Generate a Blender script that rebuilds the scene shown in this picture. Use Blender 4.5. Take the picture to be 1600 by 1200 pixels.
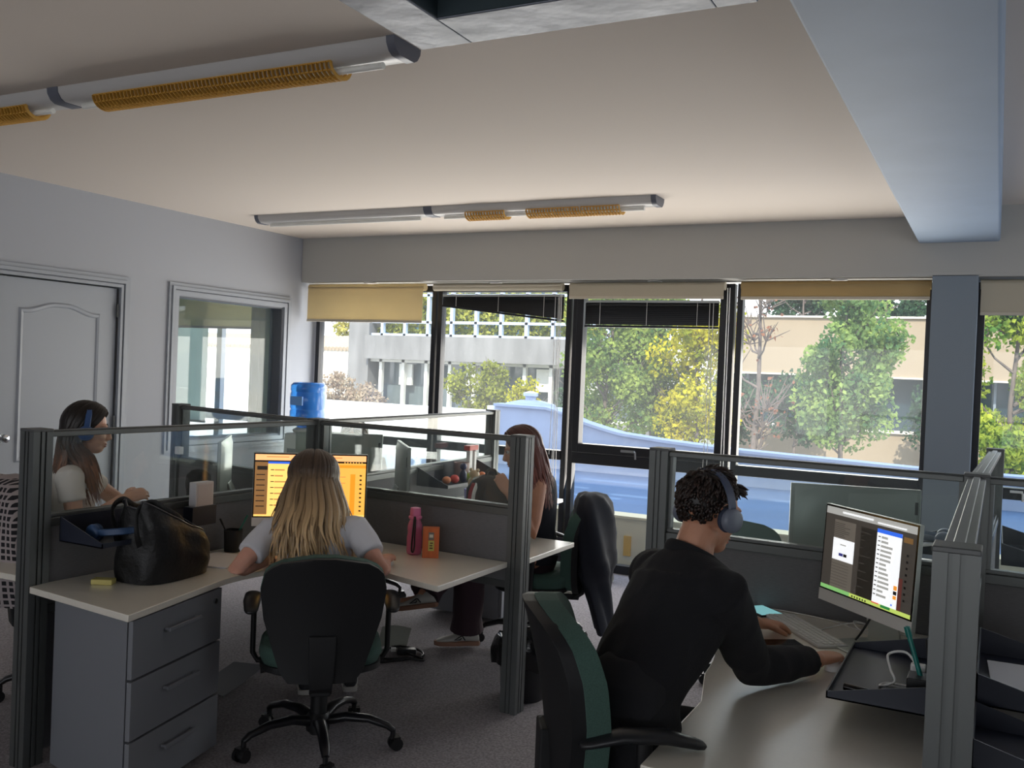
import bpy, math, random
from mathutils import Vector as V, Matrix, Quaternion, noise
S = bpy.context.scene
for o in list(bpy.data.objects): bpy.data.objects.remove(o)
COL = S.collection
PI = math.pi
random.seed(7)
# ---------------------------------------------------------------- camera
cam_d = bpy.data.cameras.new('camera'); cam = bpy.data.objects.new('camera', cam_d); COL.objects.link(cam)
YAW, PIT, ROL, CH = .47775, -.013644, .041271, 1.65
_f = V((-math.sin(YAW), math.cos(YAW), 0)); _r = V((math.cos(YAW), math.sin(YAW), 0)); _u = V((0, 0, 1))
_f2 = math.cos(PIT) * _f + math.sin(PIT) * _u; _u2 = -math.sin(PIT) * _f + math.cos(PIT) * _u
CR = math.cos(ROL) * _r + math.sin(ROL) * _u2; CU = -math.sin(ROL) * _r + math.cos(ROL) * _u2; CF = _f2
cam.matrix_world = Matrix(((CR.x, CU.x, -CF.x, 0), (CR.y, CU.y, -CF.y, 0), (CR.z, CU.z, -CF.z, CH), (0, 0, 0, 1)))
cam_d.sensor_fit = 'HORIZONTAL'; cam_d.sensor_width = 36; cam_d.lens = 36 * 1467.4 / 1600
cam_d.clip_start = .05; cam_d.clip_end = 300
S.camera = cam
# ---------------------------------------------------------------- world, sun, daylight portals, exposure
S.view_settings.view_transform = 'Standard'; S.view_settings.look = 'None'
S.view_settings.exposure = 0.55; S.view_settings.gamma = 1; S.view_settings.use_curve_mapping = False
SKY = 2.0
w = bpy.data.worlds.new('sky'); S.world = w; w.use_nodes = True
nt = w.node_tree; bg = nt.nodes['Background']
tc = nt.nodes.new('ShaderNodeTexCoord'); sx = nt.nodes.new('ShaderNodeSeparateXYZ'); cr = nt.nodes.new('ShaderNodeValToRGB')
nt.links.new(tc.outputs['Generated'], sx.inputs[0]); nt.links.new(sx.outputs['Z'], cr.inputs[0]); nt.links.new(cr.outputs[0], bg.inputs[0])
cr.color_ramp.elements[0].position = 0.0; cr.color_ramp.elements[0].color = (.97, .98, 1, 1)
cr.color_ramp.elements[1].position = .7; cr.color_ramp.elements[1].color = (.62, .77, 1, 1)
bg.inputs[1].default_value = SKY
sd = bpy.data.lights.new('sun', 'SUN'); sd.energy = 4.6; sd.angle = .012; sd.color = (1, .90, .74)
sun = bpy.data.objects.new('sun', sd); COL.objects.link(sun)
sun.rotation_euler = V((-.26, .966, -.95)).to_track_quat('-Z', 'Y').to_euler(); sun.location = (4, -8, 14)
def area(name, loc, d, sx_, sy_, e, col=(1, 1, 1), portal=False):
    l = bpy.data.lights.new(name, 'AREA'); l.shape = 'RECTANGLE'; l.size = sx_; l.size_y = sy_; l.energy = e; l.color = col
    o = bpy.data.objects.new(name, l); COL.objects.link(o); o.location = loc
    o.rotation_euler = V(d).to_track_quat('-Z', 'Z').to_euler()
    if portal: l.cycles.is_portal = True
    return o
area('sky_portal_front', (-3.2, 7.70, 1.25), (0, -1, 0), 5.6, 2.5, 1, portal=True)
area('sky_portal_side_room', (-7.5, 7.70, 1.35), (0, -1, 0), 2.6, 2.2, 1, portal=True)
area('sky_portal_front_right', (1.8, 7.70, 1.25), (0, -1, 0), 4.0, 2.5, 1, portal=True)
REAR = area('rear_fill_lamp', (-1.5, -3.9, 1.5), (0, 1, -.05), 7.5, 1.7, 3, (.86, .92, 1))  # unseen fill lamp added behind the camera to brighten the room
area('right_fill_lamp', (3.5, 4.9, 1.5), (-1, .0, -.02), 4.2, 1.8, 42, (.90, .95, 1))  # unseen fill lamp added before the windowless right wall
area('bounce_fill_lamp', (-3.2, 7.66, 1.2), (0, -1, .55), 5.4, 1.6, 128, (1, .925, .82))  # fill lamp added outside the front glass to lift the ceiling
# ---------------------------------------------------------------- materials
def c(r, g, b):
    f = lambda x: (x / 255 / 12.92) if x / 255 <= .04045 else ((x / 255 + .055) / 1.055) ** 2.4
    return (f(r), f(g), f(b), 1)
MATS = {}
def mat(name, col, rough=.6, metal=0, var=0, scale=20, bump=0, bscale=200, emit=0, spec=.5, trans=0, stretch=(1, 1, 1), coat=0, sheen=0, sss=0):
    if name in MATS: return MATS[name]
    m = bpy.data.materials.new(name); m.use_nodes = True; n = m.node_tree; b = n.nodes['Principled BSDF']
    b.inputs['Base Color'].default_value = col; b.inputs['Roughness'].default_value = rough; b.inputs['Metallic'].default_value = metal
    b.inputs['Specular IOR Level'].default_value = spec; b.inputs['Coat Weight'].default_value = coat; b.inputs['Sheen Weight'].default_value = sheen
    if trans: b.inputs['Transmission Weight'].default_value = trans
    if sss: b.inputs['Subsurface Weight'].default_value = sss; b.inputs['Subsurface Radius'].default_value = (.02, .008, .004)
    if emit:
        b.inputs['Emission Color'].default_value = col; b.inputs['Emission Strength'].default_value = emit
    if var or bump:
        t = n.nodes.new('ShaderNodeTexCoord'); mp = n.nodes.new('ShaderNodeMapping'); mp.inputs['Scale'].default_value = stretch
        n.links.new(t.outputs['Object'], mp.inputs[0])
    if var:
        x = n.nodes.new('ShaderNodeTexNoise'); x.inputs['Scale'].default_value = scale; x.inputs['Detail'].default_value = 4
        n.links.new(mp.outputs[0], x.inputs['Vector'])
        r = n.nodes.new('ShaderNodeValToRGB'); n.links.new(x.outputs['Fac'], r.inputs[0])
        r.color_ramp.elements[0].position = .3; r.color_ramp.elements[1].position = .7
        r.color_ramp.elements[0].color = tuple(k * (1 - var) for k in col[:3]) + (1,)
        r.color_ramp.elements[1].color = tuple(min(1, k * (1 + var)) for k in col[:3]) + (1,)
        n.links.new(r.outputs[0], b.inputs['Base Color'])
    if bump:
        x = n.nodes.new('ShaderNodeTexNoise'); x.inputs['Scale'].default_value = bscale; x.inputs['Detail'].default_value = 3
        n.links.new(mp.outputs[0], x.inputs['Vector'])
        bp = n.nodes.new('ShaderNodeBump'); bp.inputs['Strength'].default_value = bump; bp.inputs['Distance'].default_value = .01
        n.links.new(x.outputs['Fac'], bp.inputs['Height']); n.links.new(bp.outputs[0], b.inputs['Normal'])
    MATS[name] = m; return m
def glassmat(name, tint=(1, 1, 1, 1), rough=0, refl=1.0, haze=0, hazecol=(.8, .85, .9, 1)):
    # thin clear pane: lets light straight through, mirrors at grazing angles, an even film of dust
    m = bpy.data.materials.new(name); m.use_nodes = True; n = m.node_tree
    n.nodes.remove(n.nodes['Principled BSDF']); out = n.nodes['Material Output']
    tr = n.nodes.new('ShaderNodeBsdfTransparent'); tr.inputs[0].default_value = tint
    gl = n.nodes.new('ShaderNodeBsdfGlossy'); gl.inputs['Roughness'].default_value = rough
    fr = n.nodes.new('ShaderNodeFresnel'); ge = n.nodes.new('ShaderNodeNewGeometry'); mr = n.nodes.new('ShaderNodeMapRange')
    mr.inputs['To Min'].default_value = 1.5; mr.inputs['To Max'].default_value = 1 / 1.5
    n.links.new(ge.outputs['Backfacing'], mr.inputs['Value']); n.links.new(mr.outputs[0], fr.inputs[0])
    mu = n.nodes.new('ShaderNodeMath'); mu.operation = 'MULTIPLY'; mu.inputs[1].default_value = refl
    mx = n.nodes.new('ShaderNodeMixShader')
    n.links.new(fr.outputs[0], mu.inputs[0]); n.links.new(mu.outputs[0], mx.inputs[0]); n.links.new(tr.outputs[0], mx.inputs[1]); n.links.new(gl.outputs[0], mx.inputs[2])
    last = mx
    if haze:
        df = n.nodes.new('ShaderNodeBsdfDiffuse'); df.inputs[0].default_value = hazecol
        tl = n.nodes.new('ShaderNodeBsdfTranslucent'); tl.inputs[0].default_value = hazecol
        ad = n.nodes.new('ShaderNodeMixShader'); n.links.new(df.outputs[0], ad.inputs[1]); n.links.new(tl.outputs[0], ad.inputs[2])
        m2 = n.nodes.new('ShaderNodeMixShader'); m2.inputs[0].default_value = haze
        n.links.new(mx.outputs[0], m2.inputs[1]); n.links.new(ad.outputs[0], m2.inputs[2]); last = m2
    n.links.new(last.outputs[0], out.inputs[0]); MATS[name] = m; return m
def transl(name, col, var=.25, scale=3, tfac=.5, col2=None, rough=.5):
    m = bpy.data.materials.new(name); m.use_nodes = True; n = m.node_tree
    n.nodes.remove(n.nodes['Principled BSDF']); out = n.nodes['Material Output']
    d = n.nodes.new('ShaderNodeBsdfDiffuse'); t = n.nodes.new('ShaderNodeBsdfTranslucent'); mx = n.nodes.new('ShaderNodeMixShader'); mx.inputs[0].default_value = tfac
    tc_ = n.nodes.new('ShaderNodeTexCoord'); x = n.nodes.new('ShaderNodeTexNoise'); x.inputs['Scale'].default_value = scale; x.inputs['Detail'].default_value = 5
    r = n.nodes.new('ShaderNodeValToRGB'); r.color_ramp.elements[0].position = .35; r.color_ramp.elements[1].position = .65
    r.color_ramp.elements[0].color = tuple(k * (1 - var) for k in col[:3]) + (1,); r.color_ramp.elements[1].color = col2 or tuple(min(1, k * (1 + var)) for k in col[:3]) + (1,)
    n.links.new(tc_.outputs['Object'], x.inputs['Vector']); n.links.new(x.outputs['Fac'], r.inputs[0])
    n.links.new(r.outputs[0], d.inputs[0]); n.links.new(r.outputs[0], t.inputs[0]); n.links.new(d.outputs[0], mx.inputs[1]); n.links.new(t.outputs[0], mx.inputs[2]); n.links.new(mx.outputs[0], out.inputs[0])
    MATS[name] = m; return m
# ---------------------------------------------------------------- mesh builder
def frame(t, ref=None):
    t = V(t).normalized(); ref = V(ref) if ref is not None else (V((0, 0, 1)) if abs(t.z) < .9 else V((1, 0, 0)))
    s = ref - t * ref.dot(t)
    if s.length < 1e-5: s = V((1, 0, 0)) - t * t.x
    s.normalize(); return s, t.cross(s)
class MB:
    def __init__(s): s.v = []; s.f = []; s.mi = []; s.m = 0
    def add(s, vs, fs):
        b = len(s.v); s.v += [V(p) for p in vs]; s.f += [tuple(b + i for i in f) for f in fs]; s.mi += [s.m] * len(fs); return s
    def box(s, x0, x1, y0, y1, z0, z1):
        return s.add([(x0, y0, z0), (x1, y0, z0), (x1, y1, z0), (x0, y1, z0), (x0, y0, z1), (x1, y0, z1), (x1, y1, z1), (x0, y1, z1)],
                     [(0, 3, 2, 1), (4, 5, 6, 7), (0, 1, 5, 4), (1, 2, 6, 5), (2, 3, 7, 6), (3, 0, 4, 7)])
    def obox(s, ctr, size, R=None):
        a, b, d = [k / 2 for k in size]; t = MB().box(-a, a, -b, b, -d, d); R = R or Matrix.Identity(3)
        return s.add([R @ p + V(ctr) for p in t.v], t.f)
    def xf(s, M, i0=0):
        for i in range(i0, len(s.v)): s.v[i] = M @ s.v[i]
        return s
    def rings(s, rs, closed=True, cap=True, loop=False):
        n = len(rs[0]); fs = []; vs = [p for r in rs for p in r]; K = len(rs)
        for i in range(K if loop else K - 1):
            for j in range(n if closed else n - 1):
                a = i * n + j; b = i * n + (j + 1) % n; i2 = (i + 1) % K; fs.append((a, b, i2 * n + (j + 1) % n, i2 * n + j))
        if cap and not loop: fs.append(tuple(range(n - 1, -1, -1))); fs.append(tuple((K - 1) * n + j for j in range(n)))
        return s.add(vs, fs)
    def tube(s, path, r, n=10, ref=None, cap=True, loop=False, round_=False):
        P = [V(p) for p in path]; K = len(P); rs = []; pr = None
        R = list(r) if isinstance(r, list) else [r] * K
        if round_:
            t0 = (P[0] - P[1]).normalized(); t1 = (P[-1] - P[-2]).normalized(); g = lambda q, k: tuple(k * z for z in q) if isinstance(q, tuple) else q * k
            m0 = max(R[0]) if isinstance(R[0], tuple) else R[0]; m1 = max(R[-1]) if isinstance(R[-1], tuple) else R[-1]
            P = [P[0] + t0 * m0 * .9, P[0] + t0 * m0 * .6] + P + [P[-1] + t1 * m1 * .6, P[-1] + t1 * m1 * .9]
            R = [g(R[0], .35), g(R[0], .78)] + R + [g(R[-1], .78), g(R[-1], .35)]; K = len(P)
        for i in range(K):
            if loop: t = P[(i + 1) % K] - P[i - 1]
            else: t = P[min(i + 1, K - 1)] - P[max(i - 1, 0)]
            if ref is not None: a, b = frame(t, ref)
            elif pr is None: a, b = frame(t)
            else: a, b = frame(t, pr)
            pr = a; q = R[i]; ra, rb = q if isinstance(q, tuple) else (q, q)
            rs.append([P[i] + a * ra * math.cos(2 * PI * j / n) + b * rb * math.sin(2 * PI * j / n) for j in range(n)])
        return s.rings(rs, cap=cap, loop=loop)
    def cyl(s, p0, p1, r0, r1=None, n=20, cap=True): return s.tube([p0, p1], [r0, r0 if r1 is None else r1], n, cap=cap)
    def lathe(s, prof, ctr=(0, 0, 0), n=24, cap=True):
        x, y, z = ctr
        return s.rings([[V((x + r * math.cos(2 * PI * j / n), y + r * math.sin(2 * PI * j / n), z + h)) for j in range(n)] for r, h in prof], cap=cap)
    def ell(s, ctr, rad, R=None, n=16, k=10):
        rs = []; R = R or Matrix.Identity(3)
        for i in range(k + 1):
            a = -PI / 2 + PI * (i + (0.02 if i == 0 else -.02 if i == k else 0)) / k
            rs.append([V(ctr) + R @ V((rad[0] * math.cos(a) * math.cos(2 * PI * j / n), rad[1] * math.cos(a) * math.sin(2 * PI * j / n), rad[2] * math.sin(a))) for j in range(n)])
        return s.rings(rs)
    def prism(s, poly, z0, z1):
        n = len(poly)
        ar = sum(poly[i][0] * poly[(i + 1) % n][1] - poly[(i + 1) % n][0] * poly[i][1] for i in range(n))
        if ar < 0: poly = poly[::-1]
        return s.add([(x, y, z0) for x, y in poly] + [(x, y, z1) for x, y in poly],
                     [tuple(range(n - 1, -1, -1)), tuple(range(n, 2 * n))] + [(i, (i + 1) % n, n + (i + 1) % n, n + i) for i in range(n)])
    def sheet(s, fn, nu, nv, th=0):
        # grid surface fn(u,v) with optional thickness along its normals
        g = [[V(fn(i / nu, j / nv)) for j in range(nv + 1)] for i in range(nu + 1)]
        W_ = nv + 1; vs = [p for r in g for p in r]; fs = [(i * W_ + j, (i + 1) * W_ + j, (i + 1) * W_ + j + 1, i * W_ + j + 1) for i in range(nu) for j in range(nv)]
        if th:
            N = []
            for i in range(nu + 1):
                for j in range(nv + 1):
                    du = g[min(i + 1, nu)][j] - g[max(i - 1, 0)][j]; dv = g[i][min(j + 1, nv)] - g[i][max(j - 1, 0)]
                    k = du.cross(dv); N.append(k.normalized() if k.length > 1e-9 else V((0, 0, 1)))
            b = len(vs); vs += [p - n_ * th for p, n_ in zip(vs, N)]; fs += [tuple(reversed([b + q for q in f])) for f in fs]
            e = [i * W_ for i in range(nu + 1)] ; 
            loop = [j for j in range(nv + 1)] + [i * W_ + nv for i in range(1, nu + 1)] + [nu * W_ + j for j in range(nv - 1, -1, -1)] + [i * W_ for i in range(nu - 1, 0, -1)]
            fs += [(loop[q], loop[(q + 1) % len(loop)], b + loop[(q + 1) % len(loop)], b + loop[q]) for q in range(len(loop))]
        return s.add(vs, fs)
    def build(s, name, mats, parent=None, smooth=None, bevel=0, world=True, seg=2):
        mats = mats if isinstance(mats, (list, tuple)) else [mats]
        me = bpy.data.meshes.new(name); vs = s.v; loc = None
        if parent is not None:
            if world: Mi = TM[parent].inverted(); vs = [Mi @ p for p in vs]
        else:
            xs = [p.x for p in vs]; ys = [p.y for p in vs]; zs = [p.z for p in vs]
            loc = V(((min(xs) + max(xs)) / 2, (min(ys) + max(ys)) / 2, min(zs))); vs = [p - loc for p in vs]
        me.from_pydata([tuple(p) for p in vs], [], s.f)
        for m in mats: me.materials.append(m)
        if len(mats) > 1: me.polygons.foreach_set('material_index', s.mi)
        me.validate(); me.update()
        if smooth:
            me.polygons.foreach_set('use_smooth', [True] * len(me.polygons)); me.set_sharp_from_angle(angle=math.radians(smooth))
        o = bpy.data.objects.new(name, me); COL.objects.link(o)
        if parent is not None: o.parent = parent; TM[o] = TM[parent]
        else: o.location = loc; TM[o] = Matrix.Translation(loc)
        if bevel:
            b = o.modifiers.new('bevel', 'BEVEL'); b.width = bevel; b.segments = seg; b.limit_method = 'ANGLE'; b.angle_limit = math.radians(35)
            if smooth is None:
                me.polygons.foreach_set('use_smooth', [True] * len(me.polygons)); b.harden_normals = True
        return o
TM = {}
def thing(name, label, cat, loc=(0, 0, 0), rz=0, group=None):
    o = bpy.data.objects.new(name, None); COL.objects.link(o); o.empty_display_size = .1
    o.location = loc; o.rotation_euler = (0, 0, rz); o['label'] = label; o['category'] = cat
    if group: o['group'] = group
    TM[o] = Matrix.Translation(V(loc)) @ Matrix.Rotation(rz, 4, 'Z'); return o
def tag(o, label, cat, group=None, kind=None):
    o['label'] = label; o['category'] = cat
    if group: o['group'] = group
    if kind: o['kind'] = kind
    return o
def struct(o): o['kind'] = 'structure'; return o
def dup(root, loc, rz, label, group=None):
    r = root.copy(); COL.objects.link(r); r.location = loc; r.rotation_euler = (0, 0, rz); r['label'] = label
    if group: r['group'] = group
    TM[r] = Matrix.Translation(V(loc)) @ Matrix.Rotation(rz, 4, 'Z')
    for ch in list(root.children):
        d = ch.copy(); COL.objects.link(d); d.parent = r; TM[d] = TM[r]
        for g in ch.children:
            e = g.copy(); COL.objects.link(e); e.parent = d; TM[e] = TM[r]
    return r
def fuse(mb, name, m, parent, voxel=.006, it=3, fac=.5, smooth=True, post=None):
    # one continuous skin grown over overlapping closed shells
    o = mb.build(name, m, parent)
    r = o.modifiers.new('r', 'REMESH'); r.mode = 'VOXEL'; r.voxel_size = voxel; r.use_smooth_shade = True
    q = o.modifiers.new('s', 'SMOOTH'); q.factor = fac; q.iterations = it
    dg = bpy.context.evaluated_depsgraph_get(); dg.update()
    me = bpy.data.meshes.new_from_object(o.evaluated_get(dg)); o.modifiers.clear(); old = o.data; o.data = me; bpy.data.meshes.remove(old); me.name = name
    me.materials.clear()
    for k in (m if isinstance(m, (list, tuple)) else [m]): me.materials.append(k)
    if post: post(me)
    me.polygons.foreach_set('use_smooth', [True] * len(me.polygons)); return o
def rotz(a): return Matrix.Rotation(a, 3, 'Z')
def catmull(P, n=6):
    P = [V(p) for p in P]; Q = [P[0] * 2 - P[1]] + P + [P[-1] * 2 - P[-2]]; out = []
    for i in range(1, len(Q) - 2):
        a, b, d, e = Q[i - 1], Q[i], Q[i + 1], Q[i + 2]
        for k in range(n):
            t = k / n; out.append(.5 * ((2 * b) + (d - a) * t + (2 * a - 5 * b + 4 * d - e) * t * t + (-a + 3 * b - 3 * d + e) * t ** 3))
    out.append(P[-1]); return out
def lerp(a, b, t): return a + (b - a) * t
# shared materials
mat('ceiling_paint', c(216, 206, 196), .9); mat('wall_paint', c(164, 167, 174), .85); mat('soffit_paint', c(175, 174, 170), .85)
mat('beam_paint', c(148, 166, 188), .6, var=.04, scale=3); mat('door_paint', c(150, 155, 163), .5)
mat('carpet', c(146, 140, 143), 1, var=.35, scale=95, bump=.4, bscale=400)
mat('alu', c(100, 103, 102), .42, .55); mat('alu_bright', c(190, 194, 194), .35, .5); mat('alu_dark', c(92, 94, 94), .5, .4)
mat('window_black', c(34, 35, 40), .4, .3); mat('panel_fabric', c(112, 112, 114), .95, var=.10, scale=40, bump=.25, bscale=500, stretch=(1, 1, 9))
mat('desk', c(234, 228, 214), .36, var=.02, scale=80, spec=1, coat=1); MATS['desk'].node_tree.nodes['Principled BSDF'].inputs['Coat Roughness'].default_value = .3; MATS['desk'].node_tree.nodes['Principled BSDF'].inputs['Coat IOR'].default_value = 1.8; mat('desk_edge', c(208, 206, 198), .4); mat('pedestal', c(122, 124, 130), .42)
mat('black', c(20, 20, 22), .45); mat('black_soft', c(18, 18, 21), .9); mat('navy', c(26, 32, 48), .45); mat('black_gloss', c(12, 12, 14), .15)
mat('white', c(226, 226, 224), .4); mat('white_matt', c(220, 220, 218), .8); mat('chrome', c(200, 202, 205), .15, 1)
mat('green_fabric', c(66, 92, 84), .95, var=.15, scale=300, bump=.3, bscale=600)
mat('paper', c(214, 216, 222), .8); mat('fan_yellow', c(198, 150, 62), .5); mat('lamp_body', c(192, 190, 188), .35); mat('silver', c(176, 178, 180), .3, .7)
# ================================================================ THE ROOM
XL, XR, YB, YS, YW = -6.05, 3.6, -4.0, 7.15, 7.40
ZC = 2.85; ZS = 2.428
struct(MB().box(-11, XR + .2, YB - .2, YW + .12, -.25, 0).build('floor', mat('carpet', None)))
mb = MB().box(-11, -.5, YB - .2, YS + .05, ZC, 3.0); mb.box(-.54, XR + .2, YB - .2, YS + .05, ZC + .06, 3.0)
struct(mb.build('ceiling', MATS['ceiling_paint']))
# unseen facade shading the terrace; slots added in it let streaks of sun through
mb = MB().box(-11, 9, YB - 3.6, YW + .35, 3.0, 3.35)  # slab overhangs the rear as an unseen canopy, added to block sun
slots = [(4.25, -4.6, -3.3, .16), (4.62, -3.5, -1.9, .22), (5.02, -4.9, -3.9, .18), (5.38, -3.0, -1.6, .20), (5.75, -1.2, .6, .18), (6.1, -4.2, -2.9, .16)]
z = 3.35
for zz, a, b, h in slots:
    mb.box(-6.2, 9, 7.6, 7.63, z, zz); mb.box(-6.2, a, 7.6, 7.63, zz, zz + h); mb.box(b, 9, 7.6, 7.63, zz, zz + h); z = zz + h
mb.box(-6.2, 9, 7.6, 7.63, z, 9.1)
struct(mb.build('wall_shade_screen', mat('render_grey', c(150, 148, 142), .9)))
# left wall with the door and the inner window cut out
DY0, DY1, DZ = 4.02, 5.06, 2.18; WY0, WY1, WZ0, WZ1 = 5.62, 6.90, .96, 2.16
mb = MB()
for a in ((YB, DY0, 0, ZC), (DY0, DY1, DZ, ZC), (DY1, WY0, 0, ZC), (WY0, WY1, 0, WZ0), (WY0, WY1, WZ1, ZC), (WY1, YW + .1, 0, ZC)):
    mb.box(XL - .14, XL, a[0], a[1], a[2], a[3])
struct(mb.build('wall_left', MATS['wall_paint']))
struct(MB().box(XR, XR + .15, YB, YW + .1, 0, 3).build('wall_right', MATS['wall_paint']))
mb = MB()
for a in ((-11, -5.4, 0, 3), (2.4, XR, 0, 3), (-5.4, 2.4, 0, .65), (-5.4, 2.4, 2.35, 3), (-2.9, -2.7, .65, 2.35), (-.3, -.1, .65, 2.35)): mb.box(a[0], a[1], YB - .15, YB, a[2], a[3])
struct(mb.build('wall_back', MATS['wall_paint']))
# window-side: dropped soffit, column, pocket
struct(MB().box(XL, XR, YS, 7.56, ZS, 2.92).build('wall_front', MATS['soffit_paint'], bevel=.006))
struct(MB().box(-.441, -.152, YS, 7.56, 0, ZS + .01).build('trim_1', mat('column_paint', c(126, 136, 146), .85)))
struct(MB().box(-.542, -.032, YB, YS + .02, 2.664, 2.93).build('trim_2', MATS['beam_paint'], bevel=.014))
# dropped ring of ducting around a dark opening
DZ0, X0, X1, Y0_, Y1_ = 2.55, -1.494, -.545, .2, 2.245
mb = MB(); mb.box(X0, X0 + .165, Y0_, Y1_, DZ0, ZC); mb.box(X1 - .1, X1, Y0_, Y1_, DZ0, ZC); mb.box(X0 + .165, X1 - .1, Y1_ - .185, Y1_, DZ0, ZC); mb.box(X0 + .165, X1 - .1, Y0_, Y0_ + .185, DZ0, ZC)
struct(mb.build('trim_3', mat('duct_board', c(116, 122, 134), .38, .25, var=.10, scale=5, bump=.35, bscale=9), bevel=.004))
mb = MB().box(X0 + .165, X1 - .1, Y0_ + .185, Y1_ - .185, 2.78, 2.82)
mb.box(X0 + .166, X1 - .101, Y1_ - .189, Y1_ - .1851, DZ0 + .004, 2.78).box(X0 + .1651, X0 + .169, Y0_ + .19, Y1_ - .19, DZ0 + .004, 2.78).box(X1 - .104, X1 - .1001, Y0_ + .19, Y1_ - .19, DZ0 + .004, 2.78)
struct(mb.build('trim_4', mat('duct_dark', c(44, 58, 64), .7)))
# door with its moulded frame
def profile_frame(y0, y1, z0, z1, wd, bottom=True):
    m = MB()
    for k, (o_, d) in enumerate(((0, .018), (.028, .030), (.062, .022))):
        e = wd - o_; i = max(0, wd - o_ - (.026 if k < 2 else e))
        a, b, p, q = y0 - e, y1 + e, z0 - (e if bottom else 0), z1 + e
        ia, ib, ip, iq = y0 - i, y1 + i, z0 - (i if bottom else 0), z1 + i
        m.box(XL, XL + d, a, ia, p, q); m.box(XL, XL + d, ib, b, p, q); m.box(XL, XL + d, ia, ib, iq, q)
        if bottom: m.box(XL, XL + d, ia, ib, p, ip)
    return m
door = struct(MB().box(XL - .06, XL - .02, DY0 + .03, DY1 - .03, .01, DZ - .02).build('door_1', MATS['door_paint']))
profile_frame(DY0 + .02, DY1 - .02, 0, DZ - .01, .085, False).build('door_frame', MATS['door_paint'], door)
def arch(y0, y1, z0, z1, rise, n=20):
    pts = [(y0, z0), (y1, z0), (y1, z1)]
    for i in range(1, n):
        t = i / n; s_ = abs(2 * t - 1); k = 1 - s_
        pts.append((y1 + (y0 - y1) * t, z1 + rise * (.5 - .5 * math.cos(PI * min(1, max(0, (k - .08) / .8))))))
    return pts + [(y0, z1)]
def moulding(y0, y1, z0, z1, rise):
    m = MB(); A = arch(y0, y1, z0, z1, rise); ctr = ((y0 + y1) / 2, (z0 + z1) / 2); rs = []
    for d, h in ((0, 0), (.012, .013), (.028, .008), (.04, -.004), (.055, -.004)):
        B = arch(y0 + d, y1 - d, z0 + d, z1 - d, rise); rs.append([V((XL - .02 + h, y, z)) for y, z in B])
    m.rings(rs, cap=False); return m
moulding(4.22, 4.885, 1.02 - .15, 1.955, .055).build('door_panel', MATS['door_paint'], door)
moulding(4.22, 4.885, .16, .74, 0).build('door_panel', MATS['door_paint'], door)
kb = MB(); kb.tube([(XL - .02, 4.115, 1.045), (XL - .012, 4.115, 1.045)], .034, 24); kb.tube([(XL - .012, 4.115, 1.045), (XL + .02, 4.115, 1.045)], .012, 16)
kb.tube([(XL + .02, 4.115, 1.045), (XL + .028, 4.115, 1.045), (XL + .045, 4.115, 1.045), (XL + .052, 4.115, 1.045)], [.018, .028, .027, .016], 24)
o = kb.build('door_knob', MATS['chrome'], door, smooth=50); o['label'] = 'chrome door knob'
for z in (1.99, 1.13, .25): MB().cyl((XL + .002, DY1 - .035, z - .05), (XL + .002, DY1 - .035, z + .05), .008, n=12).build('door_hinge', MATS['alu_dark'], door, smooth=40)
# inner window to the next room
wf = struct(profile_frame(WY0 - .005, WY1 + .005, WZ0 - .005, WZ1 + .005, .10).build('window_1', MATS['door_paint']))
mb = MB(); mb.box(XL - .14, XL, WY0, WY0 + .012, WZ0, WZ1); mb.box(XL - .14, XL, WY1 - .012, WY1, WZ0, WZ1); mb.box(XL - .14, XL, WY0, WY1, WZ1 - .012, WZ1); mb.box(XL - .14, XL, WY0, WY1, WZ0, WZ0 + .012)
mb.build('window_jamb', mat('jamb_grey', c(92, 96, 102), .6), wf)
glassmat('inner_glass', (.94, .98, 1, 1), haze=.10, hazecol=(.75, .85, .88, 1))
MB().box(XL - .10, XL - .094, WY0 + .01, WY1 - .01, WZ0 + .01, WZ1 - .01).build('window_glass', MATS['inner_glass'], wf)
# the next room: walls, its window with gauze blind and curtain
mb = MB(); mb.box(-11, -10.9, YB, YW, 0, 3); mb.box(-11, -8.9, YW, YW + .1, 0, 3); mb.box(-8.9, XL - .14, YW, YW + .1, 2.45, 3); mb.box(-8.9, XL - .14, YW, YW + .1, 0, .25)
struct(mb.build('wall_side_room', mat('side_wall', c(200, 202, 196), .9)))
mb = MB()
for x in (-8.85, -7.30, -6.22): mb.box(x - .035, x + .035, 7.36, 7.42, .25, 2.45)
mb.box(-8.9, -6.2, 7.36, 7.42, 1.02, 1.08); mb.box(-8.9, -6.2, 7.36, 7.42, .25, .31)
struct(mb.build('window_7', mat('white_frame', c(214, 216, 216), .5)))
gauze = transl('gauze_sage', c(206, 216, 204), .05, 2, .75)
def roller(label, x0, x1, z0, m, y=7.24, group='roller blinds over the window wall', ztop=2.415, chain=None, bar=.024):
    t = thing('roller_blind', label, 'blind', ((x0 + x1) / 2, y, ztop), group=group) if group else thing('roller_blind', label, 'blind', ((x0 + x1) / 2, y, ztop))
    MB().tube([(x0, y, ztop - .035), (x1, y, ztop - .035)], .033, 20).build('roller_tube', m, t, smooth=40)
    MB().box(x0 + .005, x1 - .005, y - .036, y - .033, z0, ztop - .03).build('blind_fabric', m, t)
    MB().box(x0 + .005, x1 - .005, y - .043, y - .027, z0 - bar, z0).build('bottom_bar', mat('blind_bar', c(188, 180, 164), .5), t, bevel=.004)
    if chain:
        mb = MB(); mb.tube([(chain, y + .01, ztop - .05), (chain + .004, y + .01, 1.3), (chain + .0, y + .012, .55), (chain + .018, y + .012, .52), (chain + .03, y + .012, .56), (chain + .022, y, 1.4), (chain + .02, y, ztop - .05)], .0035, 6)
        mb.build('bead_chain', MATS['white'], t, smooth=60)
    return t
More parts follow.
